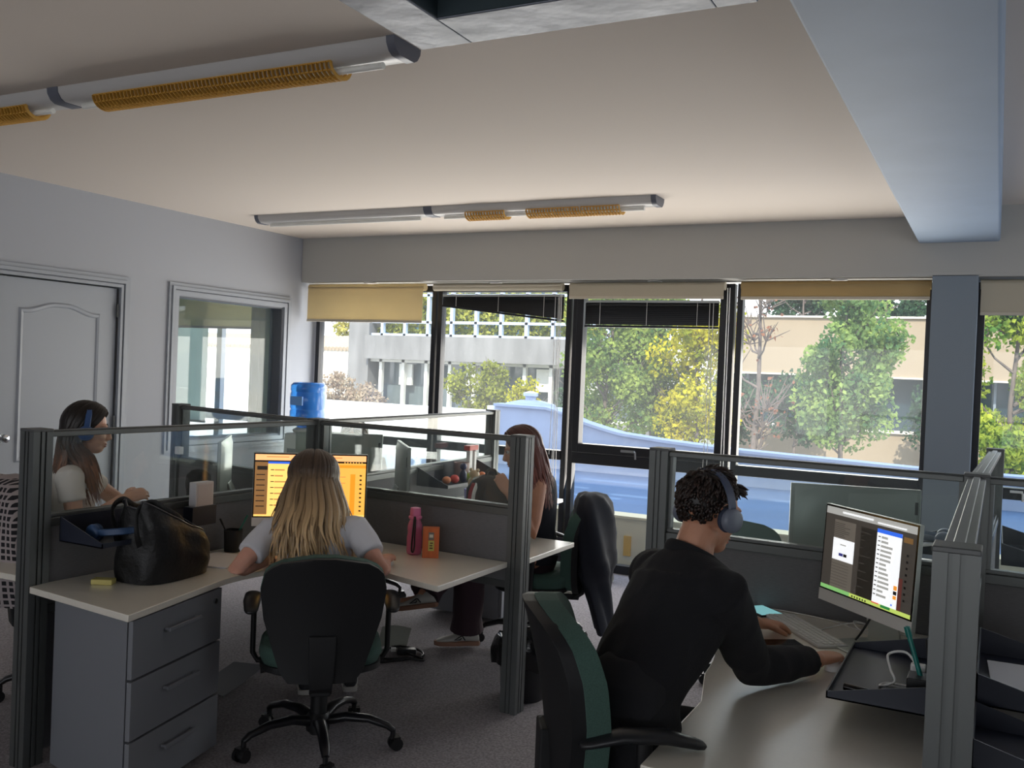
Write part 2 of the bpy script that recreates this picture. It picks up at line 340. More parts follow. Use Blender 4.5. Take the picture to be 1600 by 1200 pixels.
roller('sage gauze roller blind pulled down behind the inner window glass', -8.7, -7.36, 1.0, gauze, 7.30, None)
roller('short pale yellow roller blind behind the inner window glass', -8.68, -6.26, 1.99, transl('blind_pale', c(222, 214, 176), .05, 2, .5), 7.27, None)
def fold(u, v, x0, x1, y, z0, z1): return (x0 + (x1 - x0) * u, y + .03 * math.sin(u * 34), z0 + (z1 - z0) * v)
tag(MB().sheet(lambda u, v: fold(u, v, -6.66, -6.24, 7.14, .2, 2.4), 48, 2, .004).build('curtain', transl('curtain_olive', c(168, 176, 150), .1, 2, .4), smooth=60), 'hanging olive curtain at right edge behind the inner window glass', 'curtain')
# ---------------------------------------------------------------- window wall bays
BK = MATS['window_black']
glassmat('pane', (.97, .985, .99, 1), refl=.45, haze=.03, hazecol=(.8, .85, .9, 1))
def bay(n, x0, x1, sash=False, zt=2.41, tr=(.905, .985), low=True):
    y0, y1 = YW - .04, YW + .04
    m = MB(); fw = .045
    m.box(x0, x0 + fw, y0, y1, 0, zt); m.box(x1 - fw, x1, y0, y1, 0, zt); m.box(x0 + fw, x1 - fw, y0, y1, zt - .06, zt); m.box(x0 + fw, x1 - fw, y0, y1, 0, .07)
    f = struct(m.build('window_%d' % n, BK, bevel=.004))
    MB().box(x0 + fw, x1 - fw, y0 - .012, y1, tr[0], tr[1]).build('transom', BK, f, bevel=.004)
    a, b = x0 + fw, x1 - fw
    if sash:
        s_ = MB(); sw = .062; zb, zt2 = tr[1] + .002, zt - .062
        s_.box(a, a + sw, y0 - .03, y1 - .01, zb, zt2); s_.box(b - sw, b, y0 - .03, y1 - .01, zb, zt2); s_.box(a + sw, b - sw, y0 - .03, y1 - .01, zt2 - .05, zt2); s_.box(a + sw, b - sw, y0 - .03, y1 - .01, zb, zb + .075)
        so = s_.build('opening_sash', BK, f, bevel=.004)
        MB().box(a + sw, b - sw, YW - .004, YW + .002, zb + .075, zt2 - .05).build('glass_pane', MATS['pane'], so)
        h = MB(); xm = (a + b) / 2 - .12; h.box(xm - .07, xm + .05, y0 - .05, y0 - .03, zb + .03, zb + .05); h.tube([(xm + .05, y0 - .05, zb + .04), (xm + .06, y0 - .06, zb + .035), (xm + .065, y0 - .06, zb - .02)], .008, 8)
        h.build('sash_handle', mat('handle_grey', c(140, 142, 146), .4, .4), so, smooth=40)
    else:
        MB().box(a, b, YW - .004, YW + .002, tr[1], zt - .06).build('glass_pane', MATS['pane'], f)
    if low: MB().box(a, b, YW - .004, YW + .002, .07, tr[0]).build('glass_pane', MATS['pane'], f)
    return f
bay(2, -6.02, -4.63); bay(3, -4.61, -3.27); bay(4, -3.25, -1.87, True, tr=(.89, .985)); bay(5, -1.85, -.44); 
f6 = bay(6, -.152, 1.3); bay(8, 1.32, 2.7)
hx = MB(); hx.box(.10, .18, 7.33, 7.36, .955, .97); hx.tube([(.17, 7.335, .96), (.18, 7.33, .95), (.18, 7.33, .90)], .008, 8); hx.build('sash_handle', MATS['white'], f6, smooth=40)
struct(MB().box(2.7, XR, 7.3, 7.5, 0, 2.43).build('wall_front_right', MATS['wall_paint']))
fab = transl('blind_sand', c(214, 200, 166), .05, 1.5, .5); fab2 = mat('blind_roll', c(178, 170, 152), .8)
roller('long sand-coloured roller blind on the leftmost window bay', -5.995, -4.662, 2.075, fab, 7.22)
roller('thin fully rolled-up blind above the bay with the slanting slats', -4.58, -3.30, 2.395, fab2, 7.24, chain=-3.33, bar=.012)
roller('rolled-up beige blind over the sash with level black slats', -3.23, -1.915, 2.30, fab2, 7.24, chain=-1.90)
roller('sand-coloured blind rolled up left of the column', -1.79, -.45, 2.295, transl('blind_tan', c(186, 164, 122), .06, 1.5, .3), 7.24)
roller('dull beige blind half lowered right of the column', -.14, 1.28, 2.19, fab2, 7.24)
def venetian(label, x0, x1, zt, n, pitch, droop, chain):
    t = thing('venetian_blind', label, 'blind', ((x0 + x1) / 2, 7.33, zt), group='black slatted blinds')
    dk = mat('slat_black', c(30, 32, 38), .35, .2); y = 7.335
    MB().box(x0, x1, y - .012, y + .012, zt - .02, zt).build('head_rail', MATS['alu_bright'], t)
    zz = lambda u, k: zt - .028 - k * pitch * (1 + droop * u)
    s_ = MB()
    for k in range(n):
        s_.rings([[V((lerp(x0, x1, u), y + dy, zz(u, k) + dz)) for dy, dz in ((-.008, -.010), (-.002, .002), (.008, .010), (.002, -.002))] for u in (0, .33, .66, 1)])
    s_.build('slats', dk, t)
    MB().rings([[V((lerp(x0, x1, u), y + dy, zz(u, n) + dz)) for dy, dz in ((-.014, -.018), (-.014, 0), (.014, 0), (.014, -.018))] for u in (0, .5, 1)]).build('bottom_rail', dk, t)
    for u in (.12, .48, .85):
        x = lerp(x0, x1, u); MB().tube([(x, y - .016, zt), (x, y - .016, zz(u, n))], .002, 5).build('ladder_cord', MATS['white'], t)
    x = lerp(x0, x1, .965); cd = MB(); cd.tube([(x, y - .02, zt - .02), (x + .005, y - .025, 1.5), (x, y - .02, .75)], .0025, 5); cd.tube([(x - .03, y - .02, zt - .02), (x - .02, y - .025, 1.4), (x - .03, y - .02, .95)], .0025, 5)
    cd.build('pull_cord', MATS['white'], t)
venetian('black slatted blind sagging down to the right behind a bay', -4.54, -3.33, 2.325, 12, .0055, 1.9, 0)
venetian('black slatted blind hanging level in the opening sash', -3.125, -1.985, 2.275, 12, .0150, 0, 0)
# soffit spotlights
for x, y, lb in ((-5.28, 7.22, 'flush round spotlight in the soffit above the leftmost bay'), (-3.97, 7.27, 'flush round spotlight in the soffit above the slanting slatted blind'), (-2.51, 7.29, 'flush round spotlight in the soffit above the opening sash'), (-1.08, 7.27, 'flush round spotlight in the soffit left of the column')):
    t = thing('soffit_spotlight', lb, 'spotlight', (x, y, ZS - .004), group='soffit spotlights')
    MB().lathe([(.062, .006), (.062, -.004), (.052, -.008), (.044, -.004)], (x, y, ZS - .002), 28).build('spotlight_ring', MATS['white'], t, smooth=40)
    MB().lathe([(.043, .004), (.042, -.003), (.02, -.005)], (x, y, ZS - .003), 24).build('spotlight_lens', MATS['silver'], t, smooth=40)
# ceiling battens with yellow louvres
def batten(label, x0, x1, y, louvers, endcap=None, clear=None):
    t = thing('ceiling_lamp', label, 'lamp', ((x0 + x1) / 2, y, ZC), group='long ceiling lamps')
    prof = [(.085, 0), (.082, -.022), (.066, -.046), (.044, -.058), (-.044, -.058), (-.066, -.046), (-.082, -.022), (-.085, 0)]
    MB().rings([[V((x, y + a, ZC + b)) for a, b in prof] for x in (x0, x1)]).build('lamp_housing', MATS['lamp_body'], t, smooth=50)
    for x, s_ in ((x0, 1), (x1, -1)):
        e = MB(); e.rings([[V((x + s_ * d, y + a * 1.05, ZC + b * 1.06)) for a, b in prof] for d in (-.006, .03)]); e.build('end_cap', mat('lamp_cap', c(96, 100, 112), .4), t, smooth=50)
    MB().tube([(x0 + .1, y, ZC - .074), (x1 - .1, y, ZC - .074)], .013, 12).build('fluorescent_tube', mat('tube_white', c(236, 236, 230), .3), t, smooth=40)
    for a, b in louvers:
        L = MB(); n = max(2, int((b - a) / .022))
        for k in range(n + 1):
            x = lerp(a, b, k / n); arc = [V((x, y + .062 * math.cos(PI * q / 10), ZC - .052 - .048 * math.sin(PI * q / 10))) for q in range(11)]
            L.tube(arc, (.0028, .009), 6, ref=(1, 0, 0))
        for q in (0, 2, 4, 5, 6, 8, 10):
            yy, zz_ = y + .062 * math.cos(PI * q / 10), ZC - .052 - .048 * math.sin(PI * q / 10); L.tube([(a, yy, zz_), (b, yy, zz_)], .004, 6)
        o = L.build('louvre', MATS['fan_yellow'], t, smooth=50); o['label'] = 'yellow louvre grille'
    return t
batten('pale ceiling lamp near the windows without louvre, left of its pair', -5.52, -3.84, 6.00, [])
batten('pale ceiling lamp near the windows with yellow louvre pieces', -3.83, -2.06, 6.00, [(-3.52, -3.20), (-3.02, -2.62), (-2.60, -2.32)])
batten('near ceiling lamp with one long yellow louvre beside the dropped duct', -3.86, -2.0, 2.90, [(-3.62, -2.30)])
batten('near ceiling lamp at the left edge with a short yellow louvre end', -5.6, -3.87, 2.90, [(-5.3, -4.08)])
mb = MB()
for a in ((XL, XL + .015, YB, DY0 - .08), (XL, XL + .015, DY1 + .07, YW - .04)): mb.box(a[0], a[1], a[2], a[3], 0, .08)
struct(mb.build('baseboard_left', MATS['door_paint']))
# ================================================================ OUTSIDE
def hill(x): # parapet top height along the terrace
    P = [(-8.4, 1.02), (-6.9, 1.0), (-6.27, .765), (-5.65, .64), (-4.97, .58), (-3.8, .51), (-2.3, .47), (-.9, .43), (9, .38)]
    for (a, p), (b, q) in zip(P, P[1:]):
        if a <= x <= b: return lerp(p, q, (x - a) / (b - a))
    return P[0][1] if x < P[0][0] else P[-1][1]
struct(MB().box(-40, 30, 7.55, 15.4, -.5, -.03).build('ground_terrace', mat('terrace_blue', c(70, 98, 134), .7, var=.10, scale=1.2, bump=.1, bscale=30, stretch=(.5, 2, 1))))  # terrace floor in a blue base colour with slight noise
struct(MB().box(-60, 50, 15.4, 90, -3.2, -3.0).build('ground_yard', mat('yard', c(120, 118, 104), .95, var=.2, scale=.6)))
xs = [-8.1 + .35 * i for i in range(50)]
mb = MB(); mb.rings([[V((x, 15.0, -.1)), V((x, 15.22, -.1)), V((x, 15.22, hill(x))), V((x, 15.0, hill(x) - .01))] for x in xs])
mb.rings([[V((x, 14.94, hill(x) - .005)), V((x, 15.28, hill(x) - .005)), V((x, 15.28, hill(x) + .045)), V((x, 14.94, hill(x) + .04))] for x in xs])
struct(mb.build('wall_parapet', mat('parapet_paint', c(160, 172, 196), .8, var=.06, scale=3)))
tag(MB().box(-40, -8.11, 14.9, 15.2, -.1, .92).build('garden_wall', mat('white_wash', c(238, 236, 230), .9), bevel=.01), 'bright white sunlit wall beyond the terrace at left', 'wall')
tag(MB().box(-3.7, 9, 7.86, 8.05, -.03, .39).box(-3.72, 9, 7.84, 8.07, .39, .41).build('kerb_wall', mat('kerb_beige', c(226, 212, 176), .9, var=.04, scale=4)), 'low beige wall just outside the glass', 'wall')
tag(MB().box(-2.885, -2.82, 7.842, 7.859, .06, .235).build('marker_strip', mat('marker', c(222, 168, 44), .7)), 'orange upright strip on the low beige wall', 'marker')
# hatch with a stepped lid standing at the parapet corner
hp = thing('roof_hatch', 'pale blue capped roof tank standing at the terrace corner', 'tank', (-7.78, 15.7, -.1))
pb = MATS['parapet_paint']
MB().box(-8.3, -7.2, 15.3, 16.2, -3, .86).build('tank_body', pb, hp)
MB().box(-8.38, -7.12, 15.22, 16.28, .86, 1.0).build('tank_lid', pb, hp, bevel=.01)
MB().lathe([(.5, 0), (.46, .06), (.2, .12), (.0, .13)], (-7.75, 15.75, 1.0), 20).build('tank_dome', pb, hp, smooth=50)
MB().lathe([(.10, .0), (.10, .08), (.14, .09), (.14, .15), (.03, .18)], (-7.75, 15.75, 1.11), 16).build('tank_vent', pb, hp, smooth=40)
# beige building with two window bands (right half of the view)
b1 = thing('beige_building', 'long beige building with dark window bands behind the trees', 'building', (2, 28, -3))
bg_ = mat('beige_render', c(150, 136, 116), .9, var=.04, scale=.8); gl_ = mat('dark_glazing', c(38, 56, 66), .12, spec=.9)
for z0, z1 in ((-3, .45), (1.88, 3.41)): MB().box(-6.9, 24, 26, 30, z0, z1).build('wall_band', bg_, b1)
for z in (.45, 3.41): MB().box(-6.95, 24, 25.93, 30, z, z + .05).build('coping', mat('coping_light', c(228, 220, 204), .8), b1)
MB().box(-6.95, 24, 25.95, 26.05, 1.86, 1.90).build('coping', MATS['coping_light'], b1)
MB().box(-6.9, 24, 26.6, 26.7, .5, 1.86).build('window_band', gl_, b1)
mat('mullion_grey', c(126, 138, 150), .5)
for i in range(16): MB().box(-6.3 + i * 1.55, -6.24 + i * 1.55, 26.5, 26.6, .5, 1.86).build('mullion', MATS['mullion_grey'], b1)
# concrete building with white window frames (left half)
b2 = thing('concrete_building', 'grey concrete building with white framed windows in two rows', 'building', (-17, 29, -3))
cc = mat('concrete', c(122, 122, 122), .9, var=.22, scale=.9, bump=.2, bscale=8, stretch=(2.2, 2.2, .5))
MB().box(-21.2, -20.3, 27.8, 30, -3, 6.5).build('concrete_pillar', cc, b2)
MB().box(-20.3, -9.5, 27.55, 29.5, 1.90, 2.74).build('concrete_band', cc, b2)
MB().box(-20.3, -9.5, 27.9, 29.5, -3, .10).build('concrete_plinth', cc, b2)
wh = mat('frame_white', c(226, 226, 220), .6); whb = mat('frame_bluish', c(186, 204, 232), .5)
gi = mat('office_glass', c(92, 104, 108), .1, spec=.8)
MB().box(-20.3, -9.5, 28.5, 28.55, .1, 1.9).build('ground_glazing', gi, b2)
for i in range(11):
    x = -19.85 + i * .97; m = MB(); m.box(x - .06, x + .06, 27.95, 28.1, .1, 1.9); m.build('window_post', wh, b2)
m = MB(); m.box(-20.3, -9.5, 27.95, 28.1, 1.80, 1.9); m.box(-20.3, -9.5, 27.95, 28.1, .1, .2); m.build('window_rail', wh, b2)
for i in range(5):
    x = -19.3 + [0.1, 1.25, 2.9, 5.6, 7.4][i]; MB().box(x, x + .55, 28.2, 28.3, 1.0, 1.75).build('paper_blind', wh, b2)
for i in range(11):
    x = -19.85 + i * .97; MB().box(x - .055, x + .055, 27.95, 28.1, 2.74, 5.0).build('upper_post', whb, b2)
m = MB()
for z in (2.74, 3.20, 4.15): m.box(-20.3, -9.5, 27.95, 28.1, z, z + .09)
m.build('upper_rail', whb, b2)
MB().box(-20.3, -9.5, 28.8, 28.9, 2.7, 5).build('upper_glazing', mat('upper_glass', c(96, 140, 176), .15), b2)
MB().box(-20.3, -9.5, 28.0, 30, 5.0, 5.4).build('roof_edge', cc, b2)
tag(MB().box(-32, -21.5, 30, 31, -3, 2.2).build('white_building', mat('white_facade', c(240, 236, 226), .9)), 'plain white sunlit building left of the concrete pillar', 'building')
mb = MB()
for i in range(60): mb.tube([(-32 + i * .18, 29.9, 2.25), (-32 + i * .18, 31.3, 2.75)], .09, 8)
tag(mb.build('corrugated_roof', mat('roof_sheet', c(176, 160, 140), .7), smooth=50), 'tan corrugated roof sheet on the white building', 'roof')
# ---------------------------------------------------------------- plants
def leaves(mb, centres, rnd, n, size, spread):
    for (cx, cy, cz, r) in centres:
        for _ in range(n):
            d = V((rnd.gauss(0, 1), rnd.gauss(0, 1), rnd.gauss(0, 1))); d.normalize(); d *= r * rnd.random() ** .45 * spread
            p = V((cx, cy, cz)) + d; a, b = frame(V((rnd.gauss(0, 1), rnd.gauss(0, 1), rnd.gauss(0, .7))), V((rnd.gauss(0, 1), rnd.gauss(0, 1), rnd.gauss(0, 1))))
            s_ = size * rnd.uniform(.6, 1.3)
            k = a.cross(b) * s_ * .12
            mb.add([p - a * s_ * .5, p - a * .1 * s_ + b * s_ * .42 + k, p + a * s_ * .6, p - a * .1 * s_ - b * s_ * .42 + k], [(0, 1, 2), (0, 2, 3)])
def leafmat(name, c1, c2, tf=.5): return transl(name, c1, .3, 2.2, tf, col2=c2)
bark = mat('bark', c(104, 94, 88), .9, var=.2, scale=8)
def tree(label, x, y, h, crown, seed, lm, n=95, size=.17, z0=-3, lean=0, group='trees beyond the parapet', bare=0, cat='tree', name='leafy_tree', nb=15, rr=(.34, .62), trunk=.09):
    rnd = random.Random(seed); t = thing(name, label, cat, (x, y, z0), group=group)
    tk = MB(); top = V((x + lean, y, z0 + h)); base = V((x, y, z0)); path = [base.lerp(top, k / 6) + V((rnd.uniform(-.07, .07), rnd.uniform(-.07, .07), 0)) * (k > 0) for k in range(7)]
    tk.tube(path, [trunk * (1 - .13 * k) for k in range(7)], 8); cs = []
    lo, hi, rad = crown
    for k in range(nb):
        f = rnd.uniform(0, 1); zc = lerp(lo, hi, f); q = 1 - abs(2 * f - .9) ** 2 * .62; a = rnd.uniform(0, 2 * PI); rr_ = rad * q * rnd.uniform(.35, 1)
        s_ = base.lerp(top, max(.1, (zc - z0 - rr_ * .9) / h)); e = V((s_.x + math.cos(a) * rr_, s_.y + math.sin(a) * rr_ * .7, zc)); m_ = s_.lerp(e, .5) + V((0, 0, -.12))
        tk.tube([s_, m_, e], [trunk * .34, trunk * .2, .012], 6)
        for _ in range(3 + bare): e2 = e + V((rnd.uniform(-.4, .4), rnd.uniform(-.3, .3), rnd.uniform(-.1, .55))); tk.tube([m_.lerp(e, .5), e2], [.016, .005], 5)
        cs.append((e.x, e.y, e.z, rnd.uniform(*rr)))
    tk.build('trunk', bark, t, smooth=60)
    mb = MB(); leaves(mb, cs, rnd, n, size, 1.0); mb.build('foliage', lm, t); return t
g1 = leafmat('leaf_green', c(100, 138, 80), c(174, 190, 100)); g2 = leafmat('leaf_yellow', c(158, 172, 50), c(228, 214, 62)); g3 = leafmat('leaf_cool', c(92, 140, 98), c(168, 190, 108)); g4 = leafmat('leaf_dark', c(50, 82, 62), c(84, 116, 84)); g6 = leafmat('leaf_dry', c(178, 152, 132), c(206, 192, 168)); g5 = leafmat('leaf_rust', c(150, 104, 88), c(178, 128, 104))
tree('dusty green tree at the left of the opening sash view', -7.35, 18.6, 6.4, (.35, 3.6, .95), 3, g1, 399, 0.089, nb=24)
tree('full green tree beside the yellow one behind the opening sash', -6.55, 19.4, 7, (.6, 4.0, .95), 5, g1, 399, 0.089, nb=24)
tree('yellow sunlit tree at the right of the opening sash view', -5.4, 18.6, 6.4, (.5, 3.5, .72), 9, g2, 357, 0.083, nb=20)
tree('nearly bare reddish tree left of the leafy tree by the column', -4.12, 18.2, 6.8, (.4, 3.4, .8), 12, g5, 10, .085, bare=4, nb=16)
tree('fresh green tree left of the grey column', -2.75, 19, 6.2, (.75, 3.9, 1.0), 21, g3, 441, 0.092, lean=.12, nb=25, trunk=.075)
tree('bright green tree seen right of the grey column', .25, 19, 6.6, (.2, 3.8, 1.15), 31, leafmat('leaf_bright', c(112, 158, 78), c(196, 204, 84)), 420, .095, nb=26)
for i, (x, h, s_) in enumerate(((-6.3, 1.0, 1), (-4.6, 1.25, 2), (-1.2, 1.0, 4), (1.4, 1.2, 5))):
    tree(('dark shrub low behind the opening sash trees', 'dark shrub low behind the bare tree', 'dark shrub against the window band left of the column', 'dark shrub against the window band right of the column')[i], x, 24.6, 4.0, (.35, 1.5, .9), 40 + i, g4, 252, 0.099, group='dark shrubs before the beige building', cat='shrub', name='dark_shrub', nb=12)
for i, x in enumerate((-5.2, -2.9, -.4, 2)):
    tree(('dark treetop above the beige building over the bare tree', 'dark treetop above the beige building over the leafy tree', 'dark treetop above the beige building beside the column', 'dark treetop above the beige building far right')[i], x * 1.15, 33, 8.6, (3.4, 5.2, 1.5), 60 + i, g4, 315, 0.132, group='treetops over the beige building', cat='tree', name='distant_tree', nb=14)
sb = (('pinkish dry bush left below the leftmost bay', -20.6, g6, .75, 1.2), ('dry bush beside the pillar of the concrete building', -19.2, g6, .6, .9), ('olive bush under the concrete band, left', -15.5, leafmat('leaf_olive', c(128, 140, 60), c(176, 180, 80)), .7, 1.6), ('tall olive bush under the concrete band', -14.5, MATS['leaf_olive'], .6, 1.7), ('yellowish bush under the concrete band, right', -13.2, g2, .6, 1.2), ('dark bush at the right end of the concrete band', -11.6, g4, .7, 1.5))
for i, (lb, x, lm, r, h) in enumerate(sb):
    tree(lb, x, 26.6, 3 + h * .6, (.1, h, r), 80 + i, lm, 90, .12, group='bushes before the concrete building', cat='bush', name='garden_bush', nb=14, rr=(.25, .4), trunk=.05)
rnd = random.Random(99); mb = MB(); iv = [(-20 + .42 * i, 28.4, 2.95 + .42 * j, .33) for i in range(26) for j in range(5)]
leaves(mb, iv, rnd, 60, .15, 1.0); tag(mb.build('ivy', leafmat('leaf_ivy', c(150, 166, 70), c(206, 206, 108))), 'yellow green ivy behind the upper window frames of the concrete building', 'ivy', kind='stuff')
tree('pale sunlit tree far left above the white building', -24.5, 33, 9, (2.5, 6, 2.0), 95, leafmat('leaf_pale', c(190, 190, 110), c(222, 214, 130)), 120, .22, nb=16)
# ================================================================ PARTITIONS, DESKS, CHAIRS
glassmat('screen_glass', (.95, .975, .965, 1), refl=1.0, haze=.02, hazecol=(.75, .85, .9, 1))
PH = 1.337
def post_mesh(m, x, y, h=PH, a=.085, ang=0):
    # ribbed extrusion: outline with grooves on all four sides
    h_ = a / 2; g = .007; side = []
    for t, d in ((-1, 0), (-.34, 0), (-.34, g), (-.16, g), (-.16, 0), (.16, 0), (.16, g), (.34, g), (.34, 0)): side.append((t * h_, h_ - d))
    poly = []
    for k in range(4):
        c_, s_ = math.cos(k * PI / 2), math.sin(k * PI / 2)
        for px_, py_ in side[::-1] if False else side: poly.append((px_ * c_ + py_ * s_, -px_ * s_ + py_ * c_))
    R = rotz(ang); poly = [(x + (R @ V((p, q, 0))).x, y + (R @ V((p, q, 0))).y) for p, q in poly]
    m.prism(poly, .0, h)
def partition(label, A, B, posts=(1, 1), group='office partition screens', zg=1.0, zl=.60):
    A = V((A[0], A[1], 0)); B = V((B[0], B[1], 0)); L = (B - A).length; d = (B - A) / L; ang = math.atan2(d.y, d.x)
    t = thing('partition_screen', label, 'partition', tuple((A + B) / 2), ang, group)
    def P(m, name, mt, **k): return m.build(name, mt, t, world=False, **k)
    h = L / 2; e0 = -h + .042; e1 = h - .042
    P(MB().box(e0, e1, -.024, .024, zl + .03, zg - .05), 'lower_panel', MATS['panel_fabric'])
    P(MB().box(e0, e1, -.030, .030, zl, zl + .035), 'bottom_rail', MATS['alu_dark'], bevel=.002)
    P(MB().box(e0, e1, -.031, .031, zg - .05, zg - .015).box(e0, e1, -.022, .022, zg - .015, zg), 'middle_rail', MATS['alu'], bevel=.003)
    P(MB().box(e0, e1, -.030, .030, PH - .026, PH - .006).box(e0, e1, -.012, .012, PH - .006, PH), 'top_rail', MATS['alu'], bevel=.003)
    P(MB().box(e0 + .014, e1 - .014, -.003, .003, zg, PH - .026), 'glass_pane', MATS['screen_glass'])
    P(MB().box(e0, e0 + .016, -.018, .018, zg, PH - .026), 'glass_stile', MATS['alu'])
    P(MB().box(e1 - .016, e1, -.018, .018, zg, PH - .026), 'glass_stile', MATS['alu'])
    for k, s_ in ((0, -h), (1, h)):
        if posts[k]:
            m = MB(); post_mesh(m, s_, 0); o = P(m, 'post', MATS['alu'])
            P(MB().box(s_ - .044, s_ + .044, -.044, .044, PH - .004, PH + .008), 'post_cap', MATS['alu_dark'], bevel=.003)
            P(MB().lathe([(.022, .0), (.03, .012), (.02, .014), (.02, .03)], (s_, 0, -.0), 16), 'levelling_foot', MATS['alu_dark'], smooth=40)
    return t
pA, pB, pC, pE, pF = (-3.385, 2.45), (-3.335, 4.13), (-2.03, 4.057), (-4.80, 4.52), (-3.48, 6.42)
partition('glazed partition between the black shoulder bag and the woman by the door', pA, pB, (1, 0))
partition('glazed partition behind the pink bottle ending in a free post by the waste bin', pB, pC, (1, 1))
partition('glazed partition in front of the inner window, left arm of the cross', pE, (-3.38, 4.16), (1, 0))
partition('glazed partition running from the centre of the cross towards the window wall', (-3.34, 4.18), pF, (0, 1))
rA, rB, rC, rD = (-1.285, 3.93), (-.055, 3.86), (.0, 5.64), (-.058, 2.045)
partition('glazed partition behind the computer the man is using', rA, rB, (1, 0))
partition('glazed partition running away along the right of the computer, thick near post', rD, rB, (1, 1))
partition('glazed partition continuing to the grey column past the right corner post', rB, rC, (0, 1))
partition('glazed partition leaving the frame at the right', rB, (1.3, 3.80), (0, 1))
def arc_pts(a, b, d, n=8):   # quadratic curve a -> b pulled to d
    return [tuple((1 - t) ** 2 * V(a) + 2 * t * (1 - t) * V(d) + t * t * V(b)) for t in [k / n for k in range(n + 1)]]
DZ = .729
def desk(label, poly, legs, group='corner desks'):
    cx = sum(p[0] for p in poly) / len(poly); cy = sum(p[1] for p in poly) / len(poly)
    t = thing('corner_desk', label, 'desk', (cx, cy, 0), 0, group)
    MB().prism(poly, DZ - .026, DZ).build('desktop', MATS['desk'], t, bevel=.003)
    for (x0, x1, y0, y1) in legs: MB().box(x0, x1, y0, y1, 0.0, DZ - .026).build('support_panel', MATS['pedestal'], t, bevel=.002)
    return t
V2 = lambda *a: V(a)
d2 = [(-3.345, 2.50), (-3.33, 2.40), (-2.70, 2.335)] + arc_pts((-2.847, 2.955), (-2.40, 3.47), (-2.90, 3.44)) + [(-2.065, 3.385), (-2.065, 4.02), (-3.30, 4.085)]
desk('pale corner desk of the blonde woman with bag, bottle and grey drawers', d2, [])
d1 = [(-3.445, 2.50), (-3.385, 4.10), (-4.75, 4.44), (-4.80, 3.85)] + arc_pts((-4.4, 3.75), (-4.06, 3.3), (-4.1, 3.7)) + [(-4.10, 2.46)]
desk('pale corner desk of the woman by the door, cut by the left edge', d1, [(-3.50, -3.465, 2.55, 3.0)])
d3 = [(-2.02, 4.10), (-2.02, 4.72)] + arc_pts((-2.55, 4.73), (-2.78, 5.2), (-2.76, 4.78)) + [(-2.80, 6.30), (-3.44, 6.30), (-3.37, 4.22), (-3.30, 4.16)]
desk('pale corner desk of the red-haired woman near the windows', d3, [])
d4 = [(-.10, 2.126), (-.717, 2.126), (-.718, 2.644)] + arc_pts((-.78, 2.9), (-.99, 3.5), (-.80, 3.3)) + [(-1.24, 3.55), (-1.24, 3.895), (-.10, 3.825)]
desk('wide corner desk in the right foreground under the man\'s arms', d4, [(-.69, -.16, 2.20, 2.225), (-1.2, -1.175, 3.82, 3.87)])
d5 = [(.0, 3.90), (.03, 5.55), (-.63, 5.55)] + arc_pts((-.62, 4.75), (-.95, 4.52), (-.64, 4.54)) + [(-1.24, 4.55), (-1.24, 3.975)]
d5 = [(-.10, 3.925), (-.055, 5.55), (-.66, 5.55)] + arc_pts((-.66, 4.85), (-.95, 4.52), (-.68, 4.54)) + [(-1.24, 4.55), (-1.24, 3.975)]
desk('pale corner desk behind the right partition, under the monitor back', d5, [])
d6 = [(-.015, 2.10), (.62, 2.10), (.66, 3.0), (.95, 3.2), (1.25, 3.2), (1.25, 3.75), (-.01, 3.80)]
desk('pale desk at the right edge beyond the thick post', d6, [(.2, .225, 2.2, 3.0)])
d7 = [(-3.44, 6.30), (-4.10, 6.30)] + arc_pts((-4.10, 5.4), (-4.3, 5.2), (-4.12, 5.22)) + [(-4.80, 5.25), (-4.80, 4.60), (-3.42, 4.24)]
desk('pale corner desk under the monitor back in the far left cubicle', d7, [])
def pedestal(label, x0, x1, y0, y1, face, n=3, h=.699, slant=None):
    # local frame: origin at the near front corner, +y along the drawer fronts, +x out of them
    (ox, oy), rz, L, foot = slant or ((x1, y0), 0, y1 - y0, [(-.02, 0), (-.02, y1 - y0), (x0 - x1, y1 - y0), (x0 - x1, 0)])
    t = thing('drawer_pedestal', label, 'drawers', (ox, oy, 0), rz, 'drawer pedestals'); pm = MATS['pedestal']
    MB().prism([(min(x, -.02), y) for x, y in foot], .02, h).build('carcass', pm, t, world=False, bevel=.002)
    for i in range(n):
        z1 = h - .004 - i * (h - .03) / n; z0 = z1 - (h - .03) / n + .009
        f = MB().box(-.018, .002, .004, L - .004, z0, z1).build('drawer_front', pm, t, world=False, bevel=.002)
        hm = MB(); ym = L / 2; zz = z1 - .075; hm.box(.02, .03, ym - .105, ym + .105, zz - .008, zz + .008)
        for s_ in (-.095, .095): hm.box(.002, .022, ym + s_ - .006, ym + s_ + .006, zz - .006, zz + .006)
        hm.build('drawer_handle', MATS['pedestal'], f, world=False, bevel=.003)
        if i == 0: MB().tube([(.002, L - .055, z1 - .045), (.009, L - .055, z1 - .045)], .011, 16).build('drawer_lock', MATS['chrome'], f, world=False, smooth=40)
    return t
pedestal('grey three-drawer pedestal under the desk with the black shoulder bag', -3.29, -2.715, 2.43, 2.925, '+x', slant=((-2.722, 2.372), .222, .585, [(0, 0), (-.02, .585), (-.42, .64), (-.52, .225)]))
pedestal('grey drawer pedestal under the window side of the red-haired woman\'s desk', -3.36, -2.82, 5.42, 5.95, '+x')
